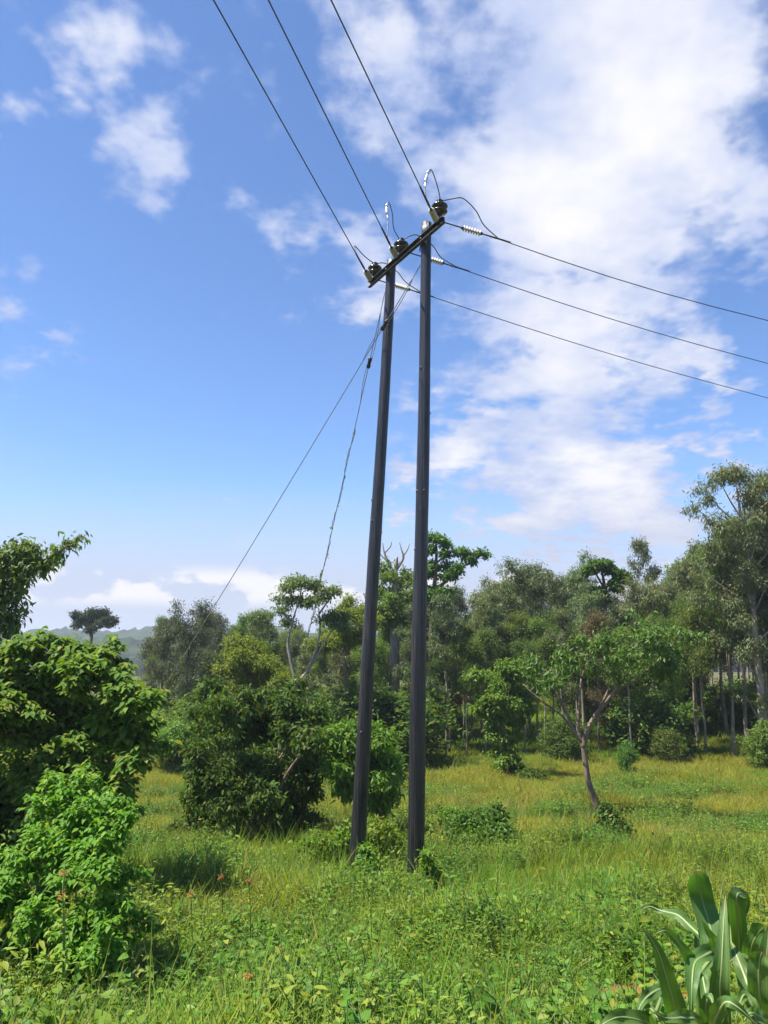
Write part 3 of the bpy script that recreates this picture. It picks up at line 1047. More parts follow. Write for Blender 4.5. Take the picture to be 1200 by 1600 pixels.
def auto_mesh(seed, leaf, bark, twigs=250, **kw):
    """Trunk and crown meshes of a tree standing at the origin, to be shared by copies."""
    rg = np.random.default_rng(seed + 500)
    tubes, clumps = auto_tree(seed, **kw)
    g_ = Geo()
    for pts, rad in tubes:
        g_.tube(spline(pts, max(5, 3 * len(pts))), rad, 6 if np.max(rad) > 0.04 else 4)
    P, A, Nn, Ls, tw = sample_leaves(rg, clumps, leaf['twigs'], leaf['per'], leaf['spread'], leaf['L'], leaf.get('droop', .5), leaf.get('shell', .45), leaf.get('out', .7), leaf.get('jitter', .25), leaf.get('ros', False), leaf.get('rough', 0.14))
    P[:, 2] = np.maximum(P[:, 2], 0.1)
    V, Fc = leaves_geo(leaf['tpl'], P, A, Nn, Ls, leaf['wr'])
    tm = g_.mesh('trunk', bark)
    cm = mesh_np('crown', V, [Fc], leaf['mat'])
    return tm, cm, float(np.percentile(P[:, 2], 99.5))


def place(meshes, name, label, cat, pos, scale, rz, group=None, sxy=1.0):
    tm, cm, h = meshes
    root = thing(name, label, cat, pos, group)
    root.rotation_euler = (0, 0, rz)
    root.scale = (scale * sxy, scale * sxy, scale)
    link('trunk', tm, root)
    link('crown', cm, root, kind='stuff')
    return root


def top_z(py, Y):
    return at(600, py, Y)[2]


EUC = dict(flat=0.75, rise=(35, 70), sub=3)
protos = {
    'a': auto_mesh(11, leafspec('euc', 1250, 8, 0.36, 0.24, 0.26, droop=0.8, shell=0.6), M['bark_euc'], H=10, r0=0.11, cb=0.42, Rc=2.0, nl=11, clr=0.62, **EUC),
    'b': auto_mesh(23, leafspec('euc', 1200, 8, 0.36, 0.24, 0.26, droop=0.8, shell=0.6), M['bark_euc'], H=10, r0=0.10, cb=0.50, Rc=1.7, nl=10, clr=0.66, **EUC),
    'c': auto_mesh(37, leafspec('euc', 1000, 8, 0.34, 0.24, 0.27, droop=0.7, shell=0.6), M['bark_euc'], H=10, r0=0.09, cb=0.36, Rc=1.5, nl=12, clr=0.52, **EUC),
    'd': auto_mesh(41, leafspec('wood_green', 1500, 7, 0.34, 0.25, 0.36, droop=0.5, shell=0.55), M['bark_dark'], H=9, r0=0.11, cb=0.30, Rc=2.2, nl=12, clr=0.66, flat=0.7, rise=(15, 60), sub=2),
    'e': auto_mesh(53, leafspec('euc_dark', 1350, 8, 0.38, 0.22, 0.26, droop=0.7, shell=0.6), M['bark_dark'], H=10, r0=0.12, cb=0.34, Rc=2.2, nl=12, clr=0.62, **EUC),
    'f': auto_mesh(67, leafspec('dry', 1500, 8, 0.40, 0.14, 0.34, droop=0.6, shell=0.6), M['bark_euc'], H=7, r0=0.06, cb=0.25, Rc=1.0, nl=12, clr=0.55, flat=0.8, rise=(25, 60), sub=1),
    'g': auto_mesh(71, leafspec('wood_green', 1500, 8, 0.34, 0.15, 0.34, droop=0.5, shell=0.55), M['bark_euc'], H=8, r0=0.085, cb=0.56, Rc=1.0, nl=9, clr=0.55, flat=0.9, rise=(25, 65), sub=1),
}


def skyline(px):
    return float(np.interp(px, [-60, 190, 235, 300, 370, 430, 540, 600, 650, 700, 760, 820, 860, 900, 950, 985, 1030, 1065, 1095, 1140, 1300],
                           [1000, 1004, 968, 945, 955, 945, 955, 930, 915, 918, 908, 890, 905, 880, 915, 900, 905, 865, 810, 760, 760]))


# trees that stand out on the skyline: column, top row, depth, shape, label
named = [
    (300, 938, 33.0, 'e', 'dusky grey green eucalyptus standing apart beside the far valley', 1.05),
    (262, 968, 36.0, 'e', 'low dusky eucalyptus at the valley end of the wood', 0.9),
    (352, 958, 38.0, 'e', 'dusky eucalyptus just beyond the one standing apart', 0.8),
    (745, 905, 39.0, 'a', 'rounded grey green eucalyptus crown beside the nearer pole', 1.0),
    (818, 876, 40.0, 'b', 'tall dome crowned eucalyptus midway between pole and umbrella tree', 1.15),
    (790, 905, 44.0, 'a', 'eucalyptus behind the tall dome crowned one', 1.0),
    (898, 866, 39.0, 'a', 'pointed billowing eucalyptus beside the umbrella leaved tree', 0.95),
    (870, 895, 46.0, 'b', 'eucalyptus tucked behind the pointed billowing one', 1.0),
    (1000, 842, 44.0, 'c', 'narrow spire of eucalyptus rising alone against the sky', 0.75),
    (1008, 905, 37.0, 'b', 'round olive eucalyptus crown below the narrow spire', 1.0),
    (1068, 850, 37.0, 'a', 'full crowned eucalyptus between the spire and the tallest tree', 1.0),
    (1040, 895, 45.0, 'a', 'eucalyptus crown filling the gap beside the spire', 1.0),
    (705, 912, 47.0, 'b', 'eucalyptus showing behind the layered tree', 1.0),
    (400, 955, 43.0, 'd', 'bushy green tree beyond the pale layered tree', 1.0),
    (545, 950, 40.0, 'd', 'bushy green tree just before the farther pole', 1.0),
    (640, 925, 42.0, 'd', 'bushy green tree seen between the two poles', 1.0),
    (965, 925, 41.0, 'e', 'dark crowned tree under the umbrella leaved tree', 0.9),
]
for (px, ytop, Yd, kind, lab, wsc) in named:
    p_ = ground_at(px, Yd)
    hgt = top_z(ytop, Yd) - p_[2]
    place(protos[kind], 'tree' if kind == 'd' else 'eucalyptus_tree', lab, 'tree', p_, hgt / protos[kind][2], rnd.uniform(0, 6.28), 'trees on the skyline', wsc)

ZONES = [(330, 'near the lone dusky eucalyptus'), (430, 'behind the yellow green tree'), (540, 'behind the pale forked tree'), (600, 'close by the farther pole'), (700, 'close by the nearer pole'), (770, 'just past the nearer pole'), (840, 'behind the creeper clad tree'),
         (910, 'past the creeper clad tree'), (985, 'behind the forked tree'), (1060, 'below the narrow spire'), (1130, 'short of the tallest eucalyptus'), (9999, 'beside the tallest eucalyptus')]


def where(px, Yd):
    z = next(t for q, t in ZONES if px < q)
    return ('in the front row ' if Yd < 38 else 'inside the wood ' if Yd < 47 else 'deep in wood ') + z


def tell_apart():
    """Where several look-alikes stand in one spot, count them off from the poles."""
    by = {}
    for ob in bpy.data.objects:
        if ob.parent is None and 'group' in ob and ob.get('group') in COUNTED:
            by.setdefault(ob['label'], []).append(ob)
    words_ = ['first', 'second', 'third', 'fourth', 'fifth', 'sixth', 'seventh', 'eighth', 'ninth', 'tenth', 'eleventh', 'twelfth']
    for lab, obs in by.items():
        if 1 < len(obs) <= 12:
            for q, ob in enumerate(sorted(obs, key=lambda b_: abs(b_.location.x / b_.location.y))):
                ob['label'] = lab + ', ' + words_[q] + ' from poles'


COUNTED = ('slender eucalyptus in the wood', 'green trees in the wood', 'dusky eucalyptus in the wood', 'dry saplings in the wood', 'green saplings in the wood', 'dark undergrowth bushes', 'olive undergrowth bushes', 'fresh green undergrowth bushes')


# the rest of the wood, row behind row
rg = np.random.default_rng(77)
taken = [ground_at(n_[0], n_[2])[:2] for n_ in named]
count = 0
for tries in range(5000):
    Yd = 32.5 + 34 * rg.random() ** 1.25
    px = rg.uniform(225, 1290)
    if tries < 70:                         # thin stems along the front
        Yd, px = 33.0 + 5 * rg.random(), rg.uniform(640, 1240)
    if Yd < 35 and px < 640:
        continue
    if px < 330 and Yd > 50:
        continue
    p_ = ground_at(px, Yd)
    if any((p_[0] - q[0]) ** 2 + (p_[1] - q[1]) ** 2 < (0.75 if tries < 70 else 1.5 if Yd < 40 else 2.1) ** 2 for q in taken):
        continue
    taken.append(p_[:2])
    kind = rg.choice(list('abcdefg'), p=[.16, .15, .14, .16, .09, .13, .17])
    if Yd < 38:
        kind = rg.choice(list('cfgggg'))
    ytop = skyline(px) + (rg.uniform(4, 55) if kind in 'abcde' else rg.uniform(50, 110))
    hgt = top_z(ytop, Yd) - p_[2]
    lab = {'a': 'slender eucalyptus ', 'b': 'full headed eucalyptus ', 'c': 'narrow eucalyptus ', 'd': 'leafy green tree ', 'e': 'dusky eucalyptus ', 'f': 'dry brown leaved sapling ', 'g': 'bare stemmed sapling '}[kind] + where(px, Yd)
    place(protos[kind], 'sapling' if kind in 'fg' else ('tree' if kind == 'd' else 'eucalyptus_tree'), lab, 'tree', p_, hgt / protos[kind][2], rg.uniform(0, 6.28),
          {'a': 'slender eucalyptus in the wood', 'b': 'slender eucalyptus in the wood', 'c': 'slender eucalyptus in the wood', 'd': 'green trees in the wood', 'e': 'dusky eucalyptus in the wood', 'f': 'dry saplings in the wood', 'g': 'green saplings in the wood'}[kind], rg.uniform(0.8, 1.15))
    count += 1
    if count >= 185:
        break
print('wood trees', count)

# undergrowth shrubs along the foot of the wood
ush = {
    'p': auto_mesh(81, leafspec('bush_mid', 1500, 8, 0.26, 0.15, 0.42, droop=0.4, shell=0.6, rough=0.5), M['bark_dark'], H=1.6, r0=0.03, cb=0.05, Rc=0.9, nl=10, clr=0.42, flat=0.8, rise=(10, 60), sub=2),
    'q': auto_mesh(83, leafspec('wood_green', 1500, 8, 0.26, 0.15, 0.40, droop=0.4, shell=0.6, rough=0.5), M['bark_dark'], H=1.8, r0=0.03, cb=0.05, Rc=0.8, nl=10, clr=0.42, flat=0.9, rise=(20, 65), sub=2),
    'r': auto_mesh(87, leafspec('bush_bright', 1100, 8, 0.24, 0.15, 0.40, droop=0.3, shell=0.6, rough=0.5), M['bark_dark'], H=1.2, r0=0.025, cb=0.05, Rc=0.7, nl=9, clr=0.36, flat=0.8, rise=(20, 65), sub=2),
}
bush_named = [
    (615, 1072, 31.0, 'p', 'dark rounded bush seen between the two poles', 1.5),
    (998, 1078, 33.5, 'p', 'dark rounded bush at the foot of the wood behind the forked tree', 1.3),
    (1022, 1140, 31.5, 'q', 'low dark bush in front of the rounded one at the wood edge', 1.2),
    (1178, 1128, 29.5, 'q', 'leafy bush round the foot of the tallest eucalyptus', 1.3),
    (960, 1162, 27.5, 'r', 'small upright leafy bush alone on the meadow near the wood', 0.7),
    (300, 1125, 29.0, 'r', 'low bright bush beside the meadow gap', 1.4),
    (870, 1120, 32.0, 'q', 'dark bush behind the creeper clad stump', 1.2),
]
for (px, ytop, Yd, kind, lab, wsc) in bush_named:
    p_ = ground_at(px, Yd)
    place(ush[kind], 'bush', lab, 'bush', p_, max(0.5, top_z(ytop, Yd) - p_[2]) / ush[kind][2], rnd.uniform(0, 6), 'bushes at the foot of the wood', wsc)
for q in range(46):
    px = rg.uniform(230, 1260)
    Yd = rg.uniform(36, 54) if px > 640 else rg.uniform(30, 50)
    kind = rg.choice(list('pqqr'))
    p_ = ground_at(px, Yd)
    lab = {'p': 'dark undergrowth bush ', 'q': 'olive undergrowth bush ', 'r': 'green undergrowth bush '}[kind] + where(px, Yd)
    place(ush[kind], 'bush', lab, 'bush', p_, rg.uniform(0.45, 1.15), rg.uniform(0, 6), {'p': 'dark undergrowth bushes', 'q': 'olive undergrowth bushes', 'r': 'fresh green undergrowth bushes'}[kind], rg.uniform(1.0, 1.6))

tell_apart()


def pxc(px, py, Yd, r, flat=0.8, ry=None):
    """A clump by photo position and depth, radius in metres."""
    p = at(px, py, Yd)
    return (p[0], p[1], p[2], r, ry or r, r * flat)


def limb(cols, Yd, dy=0.0):
    out = []
    for k, c in enumerate(cols):
        out.append(at(c[0], c[1], Yd + (c[2] if len(c) > 2 else 0.0)))
    return out


# ---- the tallest eucalyptus at the edge of the picture
Yt = 30.0
b_ = on_ground(1193, 1190)
Yt = b_[1]
tb = [(limb([(1193, 1195), (1190, 1100), (1180, 1000), (1172, 900), (1160, 820), (1150, 760)], Yt), [0.19, 0.16, 0.13, 0.10, 0.06, 0.03])]
cl = []
rg = np.random.default_rng(5)
for (px, py, r, dy) in [(1125, 752, .85, 0), (1150, 742, .7, .6), (1100, 768, .6, -.3), (1165, 775, .8, .5), (1082, 790, .42, 0), (1190, 765, .9, -.4), (1225, 760, 1.0, .4), (1120, 815, .7, -.6), (1145, 845, .9, .3), (1185, 830, .9, -.5), (1215, 840, 1.0, .3),
                        (1115, 862, .7, .2), (1160, 895, .9, -.6), (1200, 905, 1.0, .2), (1128, 915, .8, .5), (1150, 955, .8, -.3), (1195, 975, .9, .5), (1230, 950, 1.0, 0), (1100, 940, .6, .4), (1175, 1020, .7, -.5), (1215, 1040, .8, .2), (1130, 1000, .6, 0), (1095, 890, .5, -.2), (1160, 1075, .5, .4), (1205, 1105, .55, -.3)]:
    c_ = pxc(px, py, Yt + dy * 1.5, r, 0.75)
    cl.append(c_)
    s = at(np.interp(py + 50, [760, 820, 900, 1000, 1100, 1195], [1150, 1160, 1172, 1180, 1190, 1193]), min(py + 55, 1150), Yt)
    e = np.array(c_[:3])
    tb.append(([s, (s + e) / 2 + [0, 0, -0.1], e], [0.045, 0.03, 0.012]))
build_plant('eucalyptus_tree', 'tallest eucalyptus with drooping clumps towering at the edge of the wood', 'tree', b_, cl, tb, leafspec('euc', 2900, 8, 0.36, 0.22, 0.26, droop=0.9, shell=0.6), M['bark_euc'], 'trees on the skyline', 15, twigs=300, breakup=4)

# ---- tall tree with pale trunk and bare antler branches
Yt = 37.0
b_ = ground_at(617, Yt)
tb = [([b_ + [0, 0, -.2], *limb([(616, 1060), (617, 980), (618, 900), (620, 870)], Yt)], [0.30, 0.26, 0.22, 0.12, 0.07]),
      (limb([(619, 905), (607, 880), (600, 862), (598, 848)], Yt), [0.10, 0.07, 0.04, 0.015]), (limb([(605, 876), (596, 868), (590, 858)], Yt), [0.05, 0.03, 0.012]),
      (limb([(601, 864), (610, 854), (612, 846)], Yt), [0.04, 0.03, 0.012]), (limb([(619, 890), (630, 872), (627, 858), (624, 847)], Yt), [0.09, 0.06, 0.03, 0.012]),
      (limb([(629, 870), (637, 858), (640, 849)], Yt), [0.05, 0.03, 0.012]), (limb([(618, 930), (640, 905), (648, 890)], Yt), [0.09, 0.05, 0.02])]
cl = [pxc(*a) for a in [(605, 900, Yt, .55, .6), (598, 925, Yt + .5, .6, .6), (632, 905, Yt, .6, .6), (645, 935, Yt - .4, .7, .6), (612, 950, Yt - .5, .8, .6), (590, 960, Yt, .7, .6), (640, 965, Yt + .4, .8, .6), (600, 882, Yt, .3, .6), (660, 985, Yt, .7), (618, 985, Yt + .5, .8)]]
build_plant('pale_trunk_tree', 'tall tree with thick pale trunk and bare antler branches rising beside the farther pole', 'tree', b_, cl, tb, leafspec('wood_green', 1500, 9, 0.36, 0.20, 0.42, shell=0.5), M['bark_pale'], 'trees on the skyline', 16, breakup=4)

# ---- layered tree reaching out beside the nearer pole
Yt = 36.0
b_ = ground_at(672, Yt)
tb = [([b_ + [0, 0, -.2], *limb([(674, 1040), (676, 960), (680, 900), (682, 860), (680, 842)], Yt)], [0.2, 0.17, 0.13, 0.09, 0.06, 0.02]),
      (limb([(679, 925), (700, 905), (720, 888), (740, 876), (757, 864)], Yt), [0.10, 0.075, 0.05, 0.03, 0.012]), (limb([(715, 892), (722, 875), (726, 864)], Yt), [0.05, 0.03, 0.012]),
      (limb([(682, 880), (692, 870), (700, 862)], Yt), [0.05, 0.03, 0.012]), (limb([(679, 930), (660, 905), (650, 890)], Yt), [0.07, 0.04, 0.015])]
cl = [pxc(*a) for a in [(676, 838, Yt, .42, .5), (690, 848, Yt, .35, .5), (697, 864, Yt, .38, .45), (668, 858, Yt + .3, .42, .5), (722, 863, Yt, .36, .45), (735, 875, Yt, .36, .4), (752, 864, Yt, .30, .45), (716, 890, Yt - .3, .40, .4), (680, 885, Yt + .3, .5, .5), (660, 893, Yt, .5, .5), (700, 900, Yt, .42, .4), (690, 925, Yt, .6, .5), (660, 930, Yt, .6, .5)]]
build_plant('layered_tree', 'open tree with flat dark leaf layers and a limb reaching out beside the nearer pole', 'tree', b_, cl, tb, leafspec('small_tree', 1200, 8, 0.26, 0.20, 0.46, shell=0.6, droop=0.2), M['bark_dark'], 'trees on the skyline', 17, breakup=4)

# ---- umbrella-leaved tree peeping over the wood
Yt = 38.0
b_ = ground_at(945, Yt)
tb = [([b_ + [0, 0, -.2], *limb([(944, 1040), (945, 950), (944, 915), (940, 890)], Yt)], [0.18, 0.15, 0.11, 0.09, 0.04]), (limb([(944, 925), (955, 905), (966, 898)], Yt), [0.06, 0.04, 0.015]), (limb([(944, 920), (930, 895), (922, 888)], Yt), [0.06, 0.04, 0.015])]
cl = [pxc(*a) for a in [(940, 883, Yt, .45, .4), (925, 890, Yt, .4, .35), (955, 893, Yt, .4, .35), (970, 905, Yt, .5, .4), (965, 915, Yt, .4, .4), (938, 925, Yt, .5, .3), (950, 935, Yt, .4, .3)]]
build_plant('umbrella_tree', 'dark tree with flat umbrella tiers of big leaves peeping over the wood', 'tree', b_, cl, tb, leafspec('small_tree', 700, 8, 0.24, 0.24, 0.5, shell=0.6, droop=0.3), M['bark_dark'], 'trees on the skyline', 18, breakup=4)

# ---- pale forked tree with layered crown
Yt = 30.0
b_ = ground_at(464, Yt)
tb = [([b_ + [0, 0, -.2], *limb([(464, 1085), (463, 1060)], Yt)], [0.16, 0.13, 0.11]), (limb([(463, 1068), (455, 1035), (450, 1005), (456, 975), (465, 945)], Yt), [0.085, 0.065, 0.055, 0.045, 0.02]),
      (limb([(463, 1070), (482, 1045), (495, 1010), (500, 985), (498, 950)], Yt), [0.08, 0.06, 0.05, 0.04, 0.02]), (limb([(478, 1050), (492, 1030), (515, 990), (530, 970)], Yt), [0.045, 0.04, 0.03, 0.015]),
      (limb([(456, 975), (440, 955), (433, 945)], Yt), [0.05, 0.03, 0.015]), (limb([(498, 960), (512, 940), (520, 930)], Yt), [0.04, 0.03, 0.012]), (limb([(465, 950), (470, 925), (470, 910)], Yt), [0.04, 0.03, 0.012])]
cl = [pxc(*a) for a in [(470, 908, Yt, .55, .35), (455, 918, Yt, .45, .35), (490, 915, Yt, .5, .35), (440, 935, Yt + .3, .45, .35), (515, 925, Yt, .45, .35), (500, 935, Yt - .3, .5, .35), (440, 955, Yt, .4, .35), (470, 938, Yt + .3, .5, .35), (525, 960, Yt, .5, .4), (535, 975, Yt, .45, .5), (510, 965, Yt, .4, .4), (455, 972, Yt + .4, .4, .4)]]
build_plant('pale_forked_tree', 'pale barked forked tree with thin flat layers of light green leaves', 'tree', b_, cl, tb, leafspec('pale', 850, 8, 0.26, 0.16, 0.42, shell=0.8, droop=0.2, rough=0.4), M['bark_pale'], 'trees on the skyline', 19, twigs=120, breakup=4)

# ---- yellow-green trees in front of the wood
for (pts, Yt, lab, sd) in [([(375, 1010, .6), (395, 1022, .7), (415, 1035, .6), (385, 1045, .6), (360, 1052, .5), (410, 1060, .6), (435, 1050, .5), (370, 1075, .6)], 28.0, 'yellow green leafy tree behind the dense bush', 31),
                           ([(555, 955, .7), (530, 965, .6), (575, 965, .6), (540, 985, .7), (520, 1000, .6), (560, 1000, .7), (500, 1010, .5)], 33.0, 'yellow green tree crown just beside the farther pole', 32),
                           ([(440, 1065, .3), (455, 1072, .35), (428, 1072, .3)], 27.0, 'small yellow leaved bush at the foot of the pale forked tree', 33)]:
    px0 = sum(a[0] for a in pts) / len(pts)
    b_ = ground_at(px0, Yt)
    cl = [pxc(a[0], a[1], Yt + rnd.uniform(-.6, .6), a[2], .7) for a in pts]
    c0 = at(px0, max(a[1] for a in pts) + 15, Yt)
    tb = [([b_ + [0, 0, -.1], (b_ + c0) / 2 + [0.05, 0, 0], c0], [0.09, 0.07, 0.05])] + [([c0, (c0 + np.array(c[:3])) / 2 + [0, 0, .05], np.array(c[:3])], [0.035, 0.02, 0.01]) for c in cl]
    build_plant('yellow_green_tree' if sd < 33 else 'yellow_bush', lab, 'tree' if sd < 33 else 'bush', b_, cl, tb, leafspec('yellow', 250 * len(pts) if sd < 33 else 260, 8, 0.28, 0.14, 0.42, shell=0.6), M['bark_brown'], None, sd, breakup=4)

# ---- flat-topped tree alone on the valley side
Yt = 70.0
b_ = ground_at(143, Yt)
b_[2] -= 0.3
tb = [([b_, *limb([(142, 1005), (143, 985), (144, 972)], Yt)], [0.15, 0.13, 0.11, 0.07])]
cl = []
for (px, py, r) in [(122, 964, .6), (135, 960, .7), (150, 958, .75), (163, 960, .7), (175, 968, .5), (128, 972, .6), (145, 970, .8), (160, 973, .7), (120, 978, .35), (140, 982, .5), (170, 974, .4)]:
    c_ = pxc(px, py, Yt + rnd.uniform(-1, 1), r, .55)
    cl.append(c_)
    s = at(143, 984, Yt)
    tb.append(([s, (s + np.array(c_[:3])) / 2 + [0, 0, -.15], np.array(c_[:3])], [0.06, 0.04, 0.02]))
build_plant('flat_topped_tree', 'small dark flat topped tree alone on the valley skyline', 'tree', b_, cl, tb, leafspec('far_tree', 1100, 8, 0.45, 0.26, 0.45, shell=0.6), M['bark_dark'], None, 34, breakup=4)

# ---- slender forked tree on the meadow
b_ = on_ground(942, 1283)
Yt = b_[1]
tb = [(limb([(942, 1285), (932, 1255), (920, 1225), (915, 1195), (911, 1165)], Yt), [0.10, 0.085, 0.075, 0.068, 0.06]),
      (limb([(911, 1168), (918, 1140), (932, 1115), (950, 1092), (968, 1068)], Yt), [0.065, 0.055, 0.05, 0.04, 0.028]), (limb([(936, 1108), (944, 1092), (951, 1076)], Yt, ), [0.035, 0.028, 0.015]),
      (limb([(911, 1168), (903, 1140, .1), (905, 1100, .2), (908, 1060, .3)], Yt), [0.05, 0.045, 0.035, 0.02]), (limb([(907, 1150, .2), (888, 1120, .3), (876, 1095, .3), (864, 1065, .4)], Yt), [0.045, 0.04, 0.035, 0.018]),
      (limb([(908, 1160, -.1), (880, 1120, -.3), (850, 1098, -.4), (828, 1080, -.4), (818, 1070, -.4)], Yt), [0.035, 0.03, 0.025, 0.02, 0.01]),
      (limb([(968, 1068), (985, 1045), (1005, 1025)], Yt), [0.028, 0.02, 0.01]), (limb([(960, 1080), (990, 1062), (1020, 1040), (1045, 1015)], Yt), [0.025, 0.022, 0.018, 0.01])]
cl = [pxc(*a) for a in [(845, 1045, Yt, .34, .6), (870, 1040, Yt + .4, .34, .6), (895, 1025, Yt, .36, .6), (915, 1045, Yt + .4, .32, .6), (850, 1065, Yt - .4, .25, .6), (885, 1060, Yt - .3, .28, .6), (825, 1035, Yt + .3, .28, .6),
                        (930, 1010, Yt, .34, .6), (960, 1000, Yt + .3, .38, .6), (985, 995, Yt, .40, .6), (1015, 990, Yt - .2, .38, .6), (1045, 985, Yt, .34, .6), (1068, 990, Yt + .3, .26, .6), (1000, 1020, Yt - .3, .42, .6), (1030, 1022, Yt, .42, .7), (1050, 1015, Yt + .3, .34, .6),
                        (970, 1030, Yt, .34, .6), (985, 1050, Yt - .2, .28, .6), (1045, 1045, Yt, .30, .9), (1020, 1050, Yt + .2, .28, .7), (960, 1055, Yt, .22, .6), (1052, 1065, Yt, .16, 1.0), (945, 1035, Yt + .2, .26, .6), (905, 1000, Yt + .2, .26, .6), (1000, 975, Yt, .24, .6)]]
for c_ in cl:
    e = np.array(c_[:3])
    best = min((np.asarray(q) for pts, _ in tb[1:8] for q in pts[1:]), key=lambda q: np.linalg.norm(q - e))
    tb.append(([best, (best + e) / 2 + [0, 0, .04], e], [0.014, 0.010, 0.005]))
build_plant('forked_tree', 'slender brown forked tree leaning on the meadow under a spreading glossy crown', 'tree', b_, cl, tb, leafspec('small_tree', 680, 8, 0.20, 0.15, 0.30, T_LONG, 'long', droop=0.75, shell=0.7, rough=0.35), M['bark_brown'], None, 41, twigs=200, breakup=4, shoots=24, slen=0.25)
# creeper bush at its foot
b2 = on_ground(957, 1318)
cl = [pxc(956, 1288, b2[1] + .1, .25, .9), pxc(948, 1268, b2[1] + .25, .16, 1.0), pxc(944, 1298, b2[1], .22, .8), pxc(966, 1298, b2[1], .22, .8), pxc(955, 1308, b2[1] - .1, .25, .7)]
build_plant('creeper_mound', 'dark leafy creeper mound at the foot of the forked tree', 'creeper', b2, cl, [([b2, at(956, 1290, b2[1])], [0.012, 0.006])], leafspec('bush_mid', 420, 8, 0.12, 0.085, 0.6, T_OVATE, 'ovate', droop=0.7), M['bark_brown'], None, 42)

# ---- creeper clad small tree on the meadow
b_ = on_ground(790, 1215)
Yt = b_[1]
tb = [(limb([(792, 1216), (786, 1160), (782, 1110), (785, 1060)], Yt), [0.10, 0.09, 0.07, 0.03])]
cl = [pxc(a[0], a[1], Yt + a[3], a[2], .6) for a in [(785, 1048, .42, 0), (760, 1055, .34, .2), (812, 1052, .36, -.2), (741, 1062, .18, 0), (775, 1072, .32, -.3), (803, 1080, .34, .2), (762, 1098, .34, 0), (790, 1100, .40, -.3), (818, 1108, .28, 0), (748, 1112, .22, .2), (775, 1125, .36, -.2), (803, 1128, .32, .2), (770, 1148, .28, 0), (792, 1152, .32, -.2), (780, 1172, .28, 0), (796, 1182, .26, -.2), (784, 1198, .26, 0), (803, 1202, .22, -.2), (826, 1090, .14, 0)]]
build_plant('creeper_clad_tree', 'narrow tree smothered in bright green creeper standing on the meadow', 'tree', b_, cl, tb, leafspec('creeper', 2400, 8, 0.22, 0.16, 0.48, T_RHOMB, droop=0.7, shell=0.55, rough=0.3), M['bark_brown'], None, 43, breakup=4, shoots=20, slen=0.28)
b2 = on_ground(832, 1222)
build_plant('leafy_bush', 'small low bush beside the creeper clad tree', 'bush', b2, [pxc(826, 1212, b2[1], .28, .7), pxc(842, 1216, b2[1], .25, .7)], [([b2, b2 + [0, 0, .25]], [0.015, 0.008])], leafspec('bush_mid', 260, 8, 0.16, 0.12, 0.45), M['bark_brown'], None, 44)

# ---- bush in the meadow near the poles
b_ = on_ground(752, 1335)
Yt = b_[1]
cl = [pxc(*a) for a in [(728, 1290, Yt + .2, .28, .7), (752, 1285, Yt + .3, .3, .7), (775, 1300, Yt, .28, .7), (795, 1315, Yt, .2, .7), (715, 1308, Yt, .22, .8), (742, 1310, Yt - .2, .28, .7), (765, 1318, Yt - .2, .24, .6), (775, 1268, Yt + .3, .10, 1.6), (778, 1282, Yt + .3, .12, 1.2)]]
build_plant('leafy_bush', 'low leafy bush with one upright shoot on the meadow beside the nearer pole', 'bush', b_, cl, [([b_, (b_ + np.array(c[:3])) / 2 + [0, 0, .05], c[:3]], [0.012, 0.008, 0.005]) for c in cl], leafspec('bush_bright', 900, 8, 0.13, 0.10, 0.42, T_OVATE, 'ovate', droop=0.45), M['stem'], None, 45)

# ---- dense dark bush behind the poles
b_ = on_ground(405, 1318)
Yt = b_[1]
rg = np.random.default_rng(46)
pts = [(335, 1075, .42), (350, 1105, .5), (320, 1110, .35), (375, 1120, .5), (335, 1145, .46), (312, 1170, .36), (365, 1160, .6), (405, 1115, .5), (440, 1105, .5), (470, 1110, .5), (420, 1145, .6), (460, 1150, .6), (490, 1120, .42), (490, 1155, .46), (470, 1185, .55), (500, 1190, .36),
       (322, 1205, .44), (350, 1200, .6), (395, 1190, .6), (435, 1200, .6), (315, 1240, .38), (340, 1245, .52), (380, 1240, .6), (430, 1245, .6), (465, 1235, .5), (495, 1235, .34), (310, 1280, .4), (350, 1285, .45), (400, 1285, .5), (450, 1280, .48), (490, 1275, .4), (340, 1095, .3), (390, 1088, .35), (455, 1085, .35)]
cl = [pxc(px, py, Yt + rg.uniform(-.9, 1.3), r * 0.66, .7) for px, py, r in pts]
tb = []
for k in range(9):
    c_ = cl[int(rg.integers(0, 24))]
    s = b_ + [rg.uniform(-.5, .5), rg.uniform(-.3, .3), -.05]
    e = np.array(c_[:3])
    tb.append(([s, s * .5 + e * .5 + [0, 0, .3], e], [0.045, 0.03, 0.012]))
build_plant('dense_bush', 'broad dense dark green bush in deep shade behind the farther pole', 'bush', b_, cl, tb, leafspec('bush_mid', 4300, 8, 0.20, 0.135, 0.36, T_LONG, 'long', droop=0.75, shell=0.45, rough=0.35), M['bark_brown'], None, 46, twigs=260, breakup=4, shoots=45, slen=0.26)
